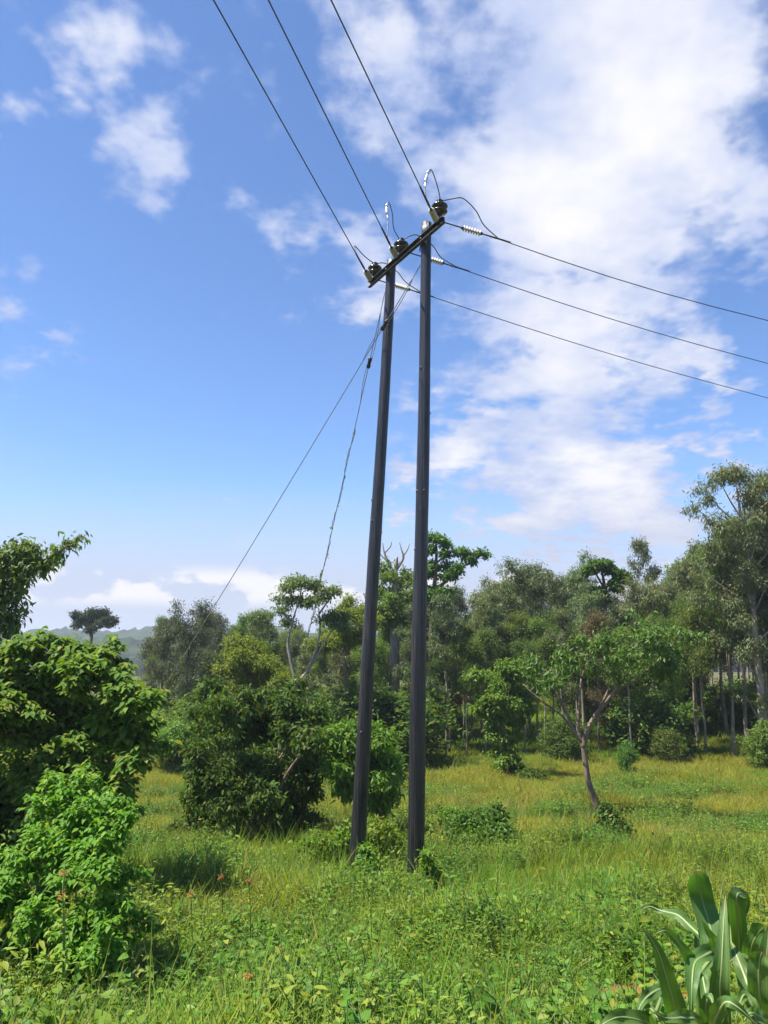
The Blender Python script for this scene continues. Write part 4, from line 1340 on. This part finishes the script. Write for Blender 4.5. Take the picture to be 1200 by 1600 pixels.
# coffee-like shoots between the poles
b_ = on_ground(592, 1316)
Yt = b_[1]
pts = [(560, 1140, .34), (590, 1150, .3), (545, 1165, .34), (575, 1180, .34), (605, 1185, .28), (560, 1205, .34), (595, 1215, .3), (615, 1205, .2), (545, 1230, .3), (580, 1240, .3), (605, 1240, .22), (530, 1195, .3), (590, 1265, .22), (528, 1150, .25)]
cl = [pxc(px, py, Yt + rg.uniform(-.5, .5), r, .6) for px, py, r in pts]
tb = [([b_ + [rg.uniform(-.2, .2), 0, -.05], (b_ + np.array(c[:3])) / 2 + [0, 0, .2], c[:3]], [0.025, 0.016, 0.008]) for c in cl[::2]]
build_plant('glossy_bush', 'upright bush with long glossy drooping leaves seen between the two poles', 'bush', b_, cl, tb, leafspec('creeper', 900, 8, 0.20, 0.17, 0.30, T_LONG, 'long', droop=0.8), M['bark_brown'], None, 47)

# ---- broad-leaved bush at the edge of the picture
b_ = ground_at(80, 10.4)
Yt = 10.4
rg = np.random.default_rng(48)
pts = []
for (px, py, r) in [(20, 1010, .36), (60, 1000, .36), (105, 1005, .36), (150, 1012, .36), (185, 1028, .32), (-30, 1020, .4), (0, 1050, .4), (45, 1045, .42), (95, 1045, .45), (145, 1050, .42), (190, 1060, .36), (225, 1085, .3), (238, 1120, .26), (205, 1110, .36),
                    (20, 1090, .45), (70, 1090, .48), (120, 1095, .48), (165, 1105, .42), (240, 1150, .22), (210, 1150, .34), (225, 1185, .28), (180, 1150, .42), (130, 1145, .48), (80, 1140, .5), (30, 1140, .48), (-20, 1110, .48), (190, 1195, .36), (150, 1195, .45), (100, 1190, .5), (50, 1190, .5), (0, 1185, .5),
                    (195, 1235, .28), (155, 1240, .42), (105, 1240, .48), (50, 1240, .5), (0, 1240, .5), (170, 1280, .32), (120, 1290, .45), (60, 1290, .5), (0, 1290, .5), (-50, 1150, .5), (-50, 1250, .55), (-60, 1060, .5), (140, 1320, .35)]:
    pts.append((px, py, r))
cl = [pxc(px - 8, py + 10, Yt + rg.uniform(-.9, .9), r * 0.80, .7) for px, py, r in pts]
tb = []
for k in range(7):
    c_ = cl[int(rg.integers(0, len(cl)))]
    s = b_ + [rg.uniform(-.5, .5), rg.uniform(-.3, .3), -.05]
    e = np.array(c_[:3])
    s, e = s + [0, .5, 0], e + [0, .5, 0]
    tb.append(([s, s * .5 + e * .5 + [0, 0, .35], e], [0.04, 0.028, 0.012]))
build_plant('broad_leaved_bush', 'big dark bush of broad drooping leaves filling the picture edge below the skyline', 'bush', b_, cl, tb, leafspec('bush_left', 5600, 7, 0.15, 0.125, 0.56, T_OVATE, 'ovate', droop=0.6, shell=0.5, out=0.9, ros=True, rough=0.35), M['bark_brown'], None, 48, singles=300, twigs=150, breakup=4, shoots=34, slen=0.18)

# ---- leafy branch reaching in from a tree beyond the edge
Yt = 11.5
b_ = ground_at(-150, Yt)
tb = [([b_ + [0, 0, -.1], *limb([(-140, 1150), (-120, 1000), (-90, 930)], Yt)], [0.13, 0.11, 0.09, 0.06]),
      (limb([(-90, 935), (-20, 910), (40, 892), (85, 868), (110, 850), (135, 835)], Yt), [0.05, 0.035, 0.025, 0.016, 0.010, 0.005]),
      (limb([(-90, 935), (-30, 930), (5, 935), (25, 950)], Yt), [0.04, 0.025, 0.014, 0.006]), (limb([(-40, 915), (0, 880), (30, 862), (50, 852)], Yt), [0.03, 0.02, 0.012, 0.006])]
cl = [pxc(*a) for a in [(128, 838, Yt, .07, .7), (112, 846, Yt, .11, .7), (95, 858, Yt, .13, .7), (78, 872, Yt, .15, .7), (60, 884, Yt, .17, .7), (40, 878, Yt + .1, .2, .7), (55, 856, Yt, .14, .7), (30, 860, Yt, .18, .7), (10, 868, Yt, .22, .7), (15, 895, Yt, .24, .8), (40, 905, Yt - .1, .16, .8), (-10, 890, Yt, .3, .8),
                        (5, 925, Yt, .22, .8), (25, 925, Yt, .15, .8), (12, 950, Yt, .2, .8), (28, 958, Yt, .11, .8), (5, 972, Yt, .17, .8), (22, 975, Yt, .10, .8), (-20, 940, Yt, .3, .9), (-50, 900, Yt, .4, .8), (-90, 880, Yt, .4, .8), (0, 1000, Yt, .15, .7), (10, 990, Yt, .1, .7)]]
build_plant('overhanging_tree', 'tree leaning in from outside with drooping pale leaves along a rising branch', 'tree', b_, cl, tb, leafspec('hang', 950, 6, 0.16, 0.12, 0.36, T_LONG, 'long', droop=1.0, shell=0.55), M['bark_brown'], None, 49, singles=200, twigs=100)

# ---- bright shrub close by
Yt = 6.3
b_ = ground_at(90, Yt)
rg = np.random.default_rng(50)
pts = [(110, 1225, .15), (140, 1222, .14), (165, 1230, .13), (95, 1250, .17), (130, 1255, .19), (170, 1260, .16), (195, 1270, .10), (75, 1285, .17), (110, 1290, .2), (150, 1295, .2), (185, 1300, .14), (50, 1320, .17), (85, 1325, .2), (125, 1330, .2), (165, 1335, .18), (30, 1355, .18), (65, 1365, .2), (105, 1370, .2), (150, 1370, .18), (190, 1365, .13), (205, 1385, .12),
       (5, 1390, .18), (40, 1400, .2), (80, 1410, .2), (125, 1410, .2), (170, 1410, .17), (200, 1420, .14), (-20, 1380, .2), (10, 1440, .2), (55, 1445, .2), (100, 1450, .2), (150, 1455, .2), (190, 1455, .15), (20, 1480, .2), (70, 1490, .2), (120, 1495, .2), (165, 1500, .18), (-30, 1440, .2), (-10, 1500, .2), (40, 1525, .17), (100, 1530, .16)]
cl = [pxc(px - 14, py + 22, Yt + rg.uniform(-.3, .4) - (py - 1380) * 0.0022, r * 0.92, .8) for px, py, r in pts]
tb = []
for k in range(14):
    c_ = cl[int(rg.integers(0, len(cl)))]
    s = b_ + [rg.uniform(-.3, .3), rg.uniform(-.3, .2), -.05]
    e = np.array(c_[:3])
    tb.append(([s, s * .5 + e * .5 + [0, 0, .15], e], [0.016, 0.011, 0.005]))
build_plant('bright_shrub', 'fresh bright green shrub of shiny leaves in front of the broad leaved bush', 'shrub', b_, cl, tb, leafspec('shrub_near', 3000, 7, 0.12, 0.064, 0.52, T_OVATE, 'ovate', droop=0.6, shell=0.45, out=0.9, ros=True, rough=0.35), M['stem'], None, 50, singles=300, twigs=160, breakup=3, shoots=60, slen=0.15)

# ---- weedy bushes round the pole feet
for (pts, lab, sd, mk) in [([(500, 1320, .22), (520, 1335, .2), (480, 1335, .2), (540, 1310, .2), (510, 1350, .18), (535, 1350, .16)], 'low weedy bush at the foot of the farther pole beside the dense bush', 61, 'weed'),
                           ([(590, 1300, .25), (605, 1320, .24), (580, 1330, .22), (615, 1345, .18), (595, 1350, .2), (570, 1300, .2)], 'weedy bush filling the gap between the pole feet', 62, 'weed'),
                           ([(672, 1378, .11), (632, 1400, .12), (671, 1355, .07), (655, 1404, .12), (674, 1398, .13), (668, 1340, .04)], 'tuft of weeds hugging the foot of the nearer pole', 63, 'weed'),
                           ([(576, 1350, .09), (535, 1378, .13), (580, 1368, .14), (572, 1328, .05), (562, 1384, .13), (525, 1384, .13)], 'tuft of weeds hugging the foot of the farther pole', 64, 'weed'),
                           ([(690, 1285, .22), (705, 1275, .2), (680, 1300, .18)], 'small weedy bush just past the nearer pole', 65, 'weed')]:
    bx = sum(a[0] for a in pts) / len(pts)
    by = max(a[1] for a in pts) + 8
    b_ = on_ground(bx, by)
    Yt = b_[1] + (-0.15 if sd in (63, 64) else 0.1)
    cl = [pxc(a[0], a[1], Yt + rg.uniform(-.2, .2), a[2], .8) for a in pts]
    tb = [([b_, (b_ + np.array(c[:3])) / 2 + [0, 0, .04], c[:3]], [0.009, 0.006, 0.004]) for c in cl]
    build_plant('weedy_bush', lab, 'weeds', b_, cl, tb, leafspec(mk, 110 * len(cl), 8, 0.12, 0.085, 0.42, T_OVATE, 'ovate', droop=0.5), M['stem'], None, sd, trunk_name='stem', crown_name='foliage')


# ------------------------------------------------------------------ maize
def zc(x, y):
    return 980 + x / 5.4545, 1340 + y / 5.4545


stalks = {'a': (790, 3.15), 'b': (580, 3.05), 'c': (1110, 3.05), 'd': (230, 3.2), 'e': (1010, 3.5)}
corn_labels = {'a': 'maize plant with a tall upright leaf and one broad dark backlit leaf', 'b': 'maize plant beside the bare red soil with arching glossy leaves', 'c': 'maize plant at the picture edge with leaves standing in shade',
               'd': 'low maize plant with leaves arching over the red soil', 'e': 'maize plant behind the others with one leaf looped over at the top'}
corn_leaves = [  # plant, points (x, y in the enlarged detail, depth), width in metres
    ('a', [(740, 820, 3.17), (715, 620, 3.22), (650, 400, 3.26), (600, 200, 3.24), (580, 110, 3.2)], .100, .35),
    ('a', [(780, 1380, 3.02), (790, 1150, 2.94), (805, 900, 2.92), (820, 600, 2.96), (838, 330, 3.02)], .078, 1.0),
    ('e', [(960, 900, 3.5), (950, 620, 3.45), (930, 400, 3.38), (945, 305, 3.36), (1000, 330, 3.42), (1012, 430, 3.47), (985, 570, 3.5)], .075, 1.0),
    ('b', [(440, 1400, 2.95), (400, 1250, 2.9), (335, 1020, 2.86), (255, 780, 2.84), (130, 595, 2.82)], .082, 1.0),
    ('b', [(740, 810, 3.1), (650, 840, 3.02), (575, 900, 2.95), (555, 1050, 2.9), (550, 1200, 2.88), (545, 1420, 2.88)], .068, 1.0),
    ('b', [(590, 920, 3.05), (520, 850, 3.0), (430, 720, 2.96), (330, 625, 2.93), (235, 655, 2.9)], .045, 1.0),
    ('a', [(640, 690, 3.25), (540, 590, 3.35), (430, 490, 3.42), (290, 455, 3.48), (190, 415, 3.5), (115, 450, 3.5)], .045, 1.0),
    ('a', [(750, 760, 3.08), (700, 650, 3.03), (640, 535, 3.0)], .045, 1.0),
    ('d', [(300, 1130, 3.2), (190, 1170, 3.1), (110, 1270, 3.05), (70, 1418, 3.0)], .050, 1.0),
    ('b', [(600, 1400, 2.85), (480, 1365, 2.8), (340, 1370, 2.78), (215, 1315, 2.76)], .055, 1.0),
    ('d', [(200, 1440, 3.1), (90, 1385, 3.0), (-60, 1360, 2.95), (-170, 1400, 2.9), (-260, 1460, 2.9)], .070, 1.0),
    ('a', [(740, 1440, 2.85), (790, 1300, 2.76), (850, 1230, 2.72), (960, 1290, 2.7), (1100, 1420, 2.7)], .055, 1.0),
    ('c', [(1150, 1400, 2.95), (1125, 1180, 2.9), (1120, 980, 2.88), (1130, 870, 2.87), (1150, 800, 2.86)], .080, .6),
    ('e', [(1040, 930, 3.45), (1060, 760, 3.38), (1120, 640, 3.34), (1170, 590, 3.3)], .070, .6),
    ('c', [(1200, 1150, 3.05), (1190, 900, 3.0), (1200, 700, 3.0), (1215, 560, 3.0)], .075, 1.0),
    ('c', [(1050, 1150, 3.05), (990, 980, 3.1), (930, 830, 3.15), (890, 720, 3.2)], .070, 1.0),
    ('a', [(700, 830, 3.2), (680, 700, 3.24), (660, 560, 3.26)], .065, .6),
    ('a', [(770, 900, 3.15), (800, 600, 3.16), (800, 420, 3.16), (806, 255, 3.16)], .020, 1.0),
    ('b', [(650, 1050, 3.3), (625, 850, 3.35), (600, 700, 3.38), (590, 540, 3.4)], .055, 1.0),
    ('e', [(1000, 900, 3.55), (1005, 720, 3.55), (985, 560, 3.55)], .045, 1.0),
    ('e', [(900, 800, 3.5), (880, 560, 3.52), (850, 420, 3.5), (830, 320, 3.48)], .055, 1.0),
    ('c', [(1090, 1330, 2.9), (1010, 1170, 2.9), (960, 1240, 2.86), (920, 1380, 2.84)], .045, 1.0),
    ('c', [(1130, 1250, 3.1), (1060, 1000, 3.2), (1000, 880, 3.25), (930, 850, 3.3), (860, 900, 3.3)], .060, 1.0),
    ('b', [(690, 1300, 3.1), (660, 1100, 3.15), (640, 950, 3.2), (690, 880, 3.22)], .05, 1.0),
    ('d', [(180, 1400, 3.2), (140, 1320, 3.1), (200, 1290, 3.05), (260, 1370, 3.0)], .05, 1.0),
    ('a', [(700, 1420, 2.95), (670, 1280, 2.9), (700, 1180, 2.88), (740, 1260, 2.85)], .05, 1.0),
    ('c', [(1180, 1420, 2.8), (1100, 1340, 2.75), (1040, 1330, 2.73), (990, 1400, 2.72)], .05, 1.0),
]
corn_roots = {}
for kx, (sx, sd) in stalks.items():
    px, _ = zc(sx, 1400)
    x = (at(px, 1600, sd))[0]
    b_ = np.array([x, sd, gz(x, sd)])
    corn_roots[kx] = (thing('maize_plant', corn_labels[kx], 'maize', b_, 'maize plants in the corner'), b_)
    topv = {'a': 500, 'b': 900, 'c': 900, 'd': 1300, 'e': 700}[kx]
    e = at(*zc(sx + (15 if kx == 'a' else 0), topv), sd)
    g_ = Geo()
    g_.tube(spline([b_, (b_ + e) / 2 + [0.01, 0, 0], e], 12), [0.020, 0.016, 0.008], 8)
    link('stalk', g_.mesh('stalk', M['stem'], b_), corn_roots[kx][0])
CAMP = np.array([0, 0, EYE])
for li, (kx, pts, wid, tipk) in enumerate(corn_leaves):
    rt, b_ = corn_roots[kx]
    rg = np.random.default_rng(900 + li)
    cp = [at(*zc(x, y), d) for x, y, d in pts]
    sx, sd = stalks[kx]
    att = at(*zc(sx, min(pts[0][1] + 220, 1750)), sd)
    if np.linalg.norm(att - cp[0]) < 0.45:
        cp = [att, *cp]
    n = 22
    C = spline(cp, n)
    T = unit(np.gradient(C, axis=0))
    view = unit(CAMP - C)
    S = unit(np.cross(T, view + np.array([0, 0, 0.25])))
    Nn = unit(np.cross(S, T))
    t = np.linspace(0, 1, n)
    prof = np.clip(0.45 + 1.6 * t, 0, 1) * np.clip((1.0 - t) / (0.55 if tipk == 1.0 else 0.14), 0, 1) ** (0.75 if tipk == 1.0 else 0.5)
    hw = np.maximum(wid * 0.44 * prof, 0.001)
    off = np.array([-1, -0.6, 0, 0.6, 1])
    fold = np.array([0.30, 0.10, 0, 0.10, 0.30])
    wave = 0.012 * np.sin(t[:, None] * 17 + rg.uniform(0, 6) + off[None] * 1.3) * np.abs(off)[None]
    V = C[:, None] + S[:, None] * (hw[:, None] * off[None])[..., None] + Nn[:, None] * (hw[:, None] * fold[None] + wave * (hw / hw.max())[:, None])[..., None]
    i, j = np.meshgrid(np.arange(n - 1), np.arange(4), indexing='ij')
    i, j = i.ravel(), j.ravel()
    q = np.stack([i * 5 + j, i * 5 + j + 1, (i + 1) * 5 + j + 1, (i + 1) * 5 + j], 1)
    lm = mesh_np('maize_leaf', V.reshape(-1, 3) - b_, [q], M['corn'], True)
    at_ = lm.attributes.new('blade', 'FLOAT_VECTOR', 'POINT')
    at_.data.foreach_set('vector', np.stack([np.tile(off, n), np.repeat(t, 5), np.full(n * 5, li * 3.7)], -1).astype(np.float32).ravel())
    lf = link('leaf', lm, rt)
    rw = np.maximum(0.0050 * (1 - 0.8 * t), 0.0008)
    rib = np.stack([C + S * rw[:, None] + Nn * 0.0022, C + Nn * 0.0035, C - S * rw[:, None] + Nn * 0.0022], 1)
    i, j = np.meshgrid(np.arange(n - 1), np.arange(2), indexing='ij')
    i, j = i.ravel(), j.ravel()
    q = np.stack([i * 3 + j, i * 3 + j + 1, (i + 1) * 3 + j + 1, (i + 1) * 3 + j], 1)
    link('midrib', mesh_np('midrib', rib.reshape(-1, 3) - b_, [q], M['corn_rib'], True), lf)

# ------------------------------------------------------------------ orange flowers on tall stalks
fl = [(100, 1365, 1530, 5.4, 'beside the bright shrub, upper of two together'), (97, 1398, 1540, 5.3, 'beside the bright shrub, lower of two together'), (345, 1370, 1450, 8.0, 'tall and alone at mid meadow before the dense bush'),
      (297, 1397, 1500, 7.0, 'faded, between the shrub and the tall lone one'), (388, 1376, 1470, 7.6, 'small, close past the tall lone one'), (438, 1484, 1580, 5.6, 'nearest to the pole feet, with a wide orange head'), (390, 1523, 1600, 5.0, 'lowest in the grass, with an orange head'), (646, 1407, 1480, 8.2, 'with a brown head below the nearer pole')]
for (px, py, pyb, d0, lab) in fl:
    e = at(px, py, d0)
    b_ = np.array([e[0] + 0.02, d0 + 0.05, gz(e[0], d0)])
    rt = thing('flower_stalk', 'thin flower stalk ' + lab, 'flower', b_, 'orange flower stalks')
    rg = np.random.default_rng(int(px * 7 + py))
    g_ = Geo()
    g_.tube(spline([b_, (b_ + e) / 2 + [0.015, 0, 0], e + [0, 0, 0.08]], 10), [0.006, 0.005, 0.003], 6)
    link('stem', g_.mesh('stem', M['stem'], b_), rt)
    k = 46
    az = rg.uniform(0, 6.28, k)
    rr = rg.uniform(0.4, 1.0, k)
    A = np.stack([np.cos(az), np.sin(az), rg.uniform(-.8, .8, k)], -1)
    V, Fc = leaves_geo(T_LONG, e + A * 0.012 + rg.normal(size=(k, 3)) * 0.008, A, unit(rg.normal(size=(k, 3)) * .4 + [0, 0, 1]), 0.021 * rr, 0.4)
    link('flower_head', mesh_np('flower_head', V - b_, [Fc], M['flower'] if px != 646 else M['dry']), rt)
    k = 12
    hz = rg.uniform(0.25, 0.92, k)
    Pp = b_ + (e - b_) * hz[:, None]
    az = rg.uniform(0, 6.28, k)
    A = np.stack([np.cos(az), np.sin(az), np.full(k, -.1)], -1)
    V, Fc = leaves_geo(T_LONG, Pp, A, np.tile([0, 0, 1.0], (k, 1)), np.full(k, 0.075), 0.34)
    link('foliage', mesh_np('stalk_leaves', V - b_, [Fc], M['weed']), rt, kind='stuff')

# ------------------------------------------------------------------ grass and weeds (uncountable)
def proto_mesh(name, parts_):
    """parts: (V, F, material) joined in one prototype."""
    V = np.vstack([p_[0] for p_ in parts_])
    F_, mi, o_ = [], [], 0
    for k, p_ in enumerate(parts_):
        F_.append(p_[1] + o_)
        mi += [k] * len(p_[1])
        o_ += len(p_[0])
    me = mesh_np(name, V, [np.vstack(F_)], None)
    for p_ in parts_:
        me.materials.append(p_[2])
    me.polygons.foreach_set('material_index', np.array(mi, dtype=np.int32))
    return me


T_BLADE = template([(0, 0), (0.05, 0.5), (0.55, 0.42), (1, 0)], 0.55, 0.3)


def tuft(seed, n, h, rad, wr, material, splay=0.5):
    rg = np.random.default_rng(seed)
    az = rg.uniform(0, 6.28, n)
    r = rad * np.sqrt(rg.random(n))
    P = np.stack([np.cos(az) * r, np.sin(az) * r, np.full(n, -0.02)], -1)
    a2 = rg.uniform(0, 6.28, n)
    tl = splay * (0.3 + 0.9 * rg.random(n))
    A = np.stack([np.cos(a2) * tl, np.sin(a2) * tl, np.ones(n)], -1)
    Nn = np.stack([-np.cos(a2), -np.sin(a2), tl + 0.2], -1)
    V, Fc = leaves_geo(T_BLADE, P, A, Nn, h * (0.5 + 0.6 * rg.random(n)), wr)
    return V, Fc, material


def herb(seed, nst, h, nleaf, L_, wr, material, tpl=T_LONG, rad=0.12, droop=0.1):
    rg = np.random.default_rng(seed)
    g_ = Geo()
    Ps, As, Ns, Ls = [], [], [], []
    for s in range(nst):
        b0 = np.array([rg.normal() * rad, rg.normal() * rad, -0.02])
        e = b0 + np.array([rg.normal() * 0.10, rg.normal() * 0.10, h * (0.6 + 0.5 * rg.random())])
        Q = spline([b0, (b0 + e) / 2 + rg.normal(size=3) * 0.02, e], 5)
        g_.tube(Q, [0.004, 0.002], 3, False)
        for q in range(nleaf):
            f = 0.2 + 0.8 * q / nleaf
            p0 = b0 + (e - b0) * f
            az = q * 2.4 + rg.normal() * 0.3
            A = np.array([math.cos(az), math.sin(az), 0.35 - droop + rg.normal() * 0.25])
            Ps.append(p0); As.append(A); Ns.append(np.array([-math.cos(az) * .3, -math.sin(az) * .3, 1]) + rg.normal(size=3) * 0.25)
            Ls.append(L_ * (1.1 - 0.5 * f) * (0.7 + 0.5 * rg.random()))
    V, Fc = leaves_geo(tpl, np.array(Ps), np.array(As), np.array(Ns), np.array(Ls), wr)
    sv = np.vstack(g_.V)
    sf = np.vstack(g_.F4)
    sf = np.vstack([sf[:, [0, 1, 2]], sf[:, [0, 2, 3]]])
    return [(V, Fc, material), (sv, sf, M['stem'])]


def scatter(name, label, cat, metas, P, rot, scl, idx):
    """One uncountable growth: prototypes set on points by geometry nodes."""
    pc = bpy.data.collections.new(name + '_kinds')
    for q, me in enumerate(metas):
        po = bpy.data.objects.new('%s_%02d' % (name, q), me)
        pc.objects.link(po)
    me = bpy.data.meshes.new(name)
    me.vertices.add(len(P))
    me.vertices.foreach_set('co', np.asarray(P, np.float32).ravel())
    a = me.attributes.new('rot', 'FLOAT_VECTOR', 'POINT'); a.data.foreach_set('vector', np.asarray(rot, np.float32).ravel())
    a = me.attributes.new('scl', 'FLOAT', 'POINT'); a.data.foreach_set('value', np.asarray(scl, np.float32))
    a = me.attributes.new('idx', 'INT', 'POINT'); a.data.foreach_set('value', np.asarray(idx, np.int32))
    ob = link(name, me, kind='stuff')
    ob['label'] = label
    ob['category'] = cat
    ng = bpy.data.node_groups.new(name, 'GeometryNodeTree')
    ng.interface.new_socket('Geometry', in_out='INPUT', socket_type='NodeSocketGeometry')
    ng.interface.new_socket('Geometry', in_out='OUTPUT', socket_type='NodeSocketGeometry')
    gi = ng.nodes.new('NodeGroupInput'); go = ng.nodes.new('NodeGroupOutput')
    ci = ng.nodes.new('GeometryNodeCollectionInfo')
    ci.inputs['Collection'].default_value = pc
    ci.inputs['Separate Children'].default_value = True
    ci.inputs['Reset Children'].default_value = True
    ip = ng.nodes.new('GeometryNodeInstanceOnPoints')
    ip.inputs['Pick Instance'].default_value = True

    def attr(nm, ty):
        n = ng.nodes.new('GeometryNodeInputNamedAttribute')
        n.data_type = ty
        n.inputs['Name'].default_value = nm
        return n.outputs['Attribute']
    lk = ng.links.new
    lk(gi.outputs[0], ip.inputs['Points'])
    lk(ci.outputs[0], ip.inputs['Instance'])
    lk(attr('idx', 'INT'), ip.inputs['Instance Index'])
    lk(attr('rot', 'FLOAT_VECTOR'), ip.inputs['Rotation'])
    lk(attr('scl', 'FLOAT'), ip.inputs['Scale'])
    lk(ip.outputs[0], go.inputs[0])
    md = ob.modifiers.new('scatter', 'NODES')
    md.node_group = ng
    return ob


rg = np.random.default_rng(2024)


def field_points(n, y0, y1, margin=1.15, power=1.0):
    """Points on the ground in the wedge the place is seen in, with a margin to both sides; evenly spread over the area for power 1."""
    u = rg.random(n)
    y = np.sqrt(y0 ** 2 + (y1 ** 2 - y0 ** 2) * u ** power)
    x = (rg.random(n) * 2 - 1) * (y * 0.50 * margin + 0.8)
    return np.stack([x, y, ground_z(x, y)], -1)


def noise2(x, y, s, o=0.0):
    return (np.sin(x * s + o + 1.7 * np.sin(y * s * 0.7 + o)) + np.sin(y * s * 1.3 - o + 1.3 * np.sin(x * s * 0.9 + 2 * o))) * 0.25 + 0.5


def worn(P):
    k_ = np.ones(len(P))
    for b0 in (base_l, base_r):
        dx, dy = P[:, 0] - b0[0], P[:, 1] - b0[1]
        dd = np.hypot(dx * 1.3, np.where(dy < 0, dy * 0.55, dy * 1.2))
        k_ = np.minimum(k_, 0.35 + 0.65 * np.clip((dd - 0.25) / 0.7, 0, 1))
    return k_


def rots(n, tilt=0.15):
    return np.stack([rg.normal(size=n) * tilt, rg.normal(size=n) * tilt, rg.uniform(0, 6.283, n)], -1)


def not_soil(P, r=0.82):
    return np.hypot(P[:, 0] - soil_c[0], (P[:, 1] - soil_c[1])) > r * (0.7 + 0.5 * rg.random(len(P)))


# meadow grass: green and lush close by, thin and dry-tipped further out
near_g = [proto_mesh('g', [tuft(300 + q, 34, 0.34 + 0.05 * q, 0.16, 0.034, M['grass_near'], 0.7)]) for q in range(4)]
P = field_points(11000, 4.0, 13.5)
P = P[rg.random(len(P)) < np.clip((14 - P[:, 1]) / 6, 0.15, 1)]
P = P[not_soil(P)]
scatter('meadow_grass', 'lush green grass covering the near meadow', 'grass', near_g, P, rots(len(P), 0.22), worn(P) * (rg.uniform(0.28, 0.75, len(P)) + 0.6 * noise2(P[:, 0], P[:, 1], 1.6, 2.0) ** 3), rg.integers(0, 4, len(P)))
far_g = [proto_mesh('g', [tuft(320 + q, 44, 0.24 + 0.04 * q, 0.24, 0.042, M['grass_far'], 0.8)]) for q in range(4)]
P = field_points(32000, 7.0, 37)
keep = (rg.random(len(P)) < np.clip((P[:, 1] - 6.5) / 4, 0.2, 1)) & (rg.random(len(P)) > 0.75 * np.exp(-((P[:, 1] - 31.5 + 0.8 * np.sin(P[:, 0])) / 0.9) ** 2))
P = P[keep]
scatter('dry_meadow_grass', 'yellow green grass of the open meadow reaching to the wood', 'grass', far_g, P, rots(len(P), 0.22), worn(P) * (rg.uniform(0.3, 0.8, len(P)) + 0.9 * noise2(P[:, 0], P[:, 1], 0.9, 4.0) ** 2), rg.integers(0, 4, len(P)))
wood_g = [proto_mesh('g', [tuft(340 + q, 40, 0.4, 0.35, 0.04, M['grass_near'], 0.8)]) for q in range(3)]
P = field_points(9000, 33, 62)
P = P[P[:, 0] > -17]
scatter('woodland_grass', 'tall green grass under the trunks of the wood', 'grass', wood_g, P, rots(len(P)), rg.uniform(0.7, 1.5, len(P)), rg.integers(0, 3, len(P)))
# herbs and weeds
hb = [proto_mesh('w', herb(400 + q, 5, 0.42, 9, 0.085, 0.34, M['weed'])) for q in range(3)] + [proto_mesh('w', herb(410 + q, 6, 0.30, 8, 0.06, 0.5, M['weed'], T_OVATE)) for q in range(3)]
P = field_points(26000, 4.0, 24)
keep = (noise2(P[:, 0], P[:, 1], 0.9, 1.0) + np.clip((12.5 - P[:, 1]) * 0.05, -0.14, 0.4) + 0.25 * rg.random(len(P)) > 0.55) & not_soil(P)
P = P[keep]
scatter('meadow_weeds', 'tangle of leafy green weeds over the near meadow', 'weeds', hb, P, rots(len(P), 0.2), worn(P) * (rg.uniform(0.35, 0.9, len(P)) + 0.8 * noise2(P[:, 0], P[:, 1], 2.1, 7.0) ** 3 + 0.4 * (rg.random(len(P)) < 0.06)), rg.integers(0, 6, len(P)))
P = field_points(6000, 13, 34)
keep = noise2(P[:, 0], P[:, 1], 0.55, 3.0) + 0.25 * rg.random(len(P)) > 0.74
P = P[keep]
scatter('scattered_weeds', 'patches of darker weeds scattered over the open meadow', 'weeds', hb, P, rots(len(P)), rg.uniform(0.6, 1.3, len(P)), rg.integers(0, 6, len(P)))
# broad-leaved vine over the closest ground
vb = [proto_mesh('v', herb(430 + q, 8, 0.24, 4, 0.085, 0.8, M['vine'], T_HEART, 0.16, 0.25)) for q in range(4)]
P = field_points(6000, 3.8, 10.5)
keep = (noise2(P[:, 0], P[:, 1], 1.3, 5.0) + np.clip((6.5 - P[:, 1]) * 0.12, -0.3, 0.3) > 0.5) & not_soil(P, 0.9)
P = P[keep]
scatter('ground_vine', 'broad heart shaped vine leaves carpeting the closest ground', 'weeds', vb, P, rots(len(P)), rg.uniform(0.6, 1.25, len(P)), rg.integers(0, 4, len(P)))
# long loose grass stems
ls = [proto_mesh('s', [tuft(450 + q, 7, 0.8, 0.10, 0.012, M['grass_near'], 0.35)]) for q in range(3)]
P = field_points(1700, 4.2, 14)
P = P[not_soil(P, 1.2)]
scatter('tall_grass_stems', 'long loose grass stems standing above the weeds', 'grass', ls, P, rots(len(P)), rg.uniform(0.5, 1.0, len(P)), rg.integers(0, 3, len(P)))


M['straw'] = leaf_mat('dry_straw', (0.30, 0.25, 0.12), (0.40, 0.34, 0.18), (0.20, 0.14, 0.07), 0.4, 0.6, (1.1, 1.0, 0.7), 0.2)
st_ = [proto_mesh('d', [tuft(470 + q, 9, 0.42, 0.12, 0.016, M['straw'], 0.6)]) for q in range(3)]
P = field_points(2600, 4.2, 24)
keep = (noise2(P[:, 0], P[:, 1], 0.8, 9.0) + 0.3 * rg.random(len(P)) > 0.62) & not_soil(P, 1.0)
P = P[keep]
scatter('dry_straw', 'wisps of dry straw and seed stems among the green grass', 'grass', st_, P, rots(len(P), 0.3), worn(P) * rg.uniform(0.5, 1.2, len(P)), rg.integers(0, 3, len(P)))

# ------------------------------------------------------------------ the air over the valley
hz = Geo()
hz.box((0, 1515, 0.5), (2620, 0, 0), (0, 1590, 0), (0, 0, 24.5))
m, nt, o = mat('valley_air')
pv = N(nt, 'ShaderNodeVolumePrincipled')
pv.inputs['Color'].default_value = (0.80, 0.88, 1.0, 1)
pv.inputs['Density'].default_value = 0.0006
pv.inputs['Anisotropy'].default_value = 0.3
nt.links.new(pv.outputs[0], o.inputs['Volume'])
link('haze', hz.mesh('haze', m, (0, 0, 0), False), kind='stuff')
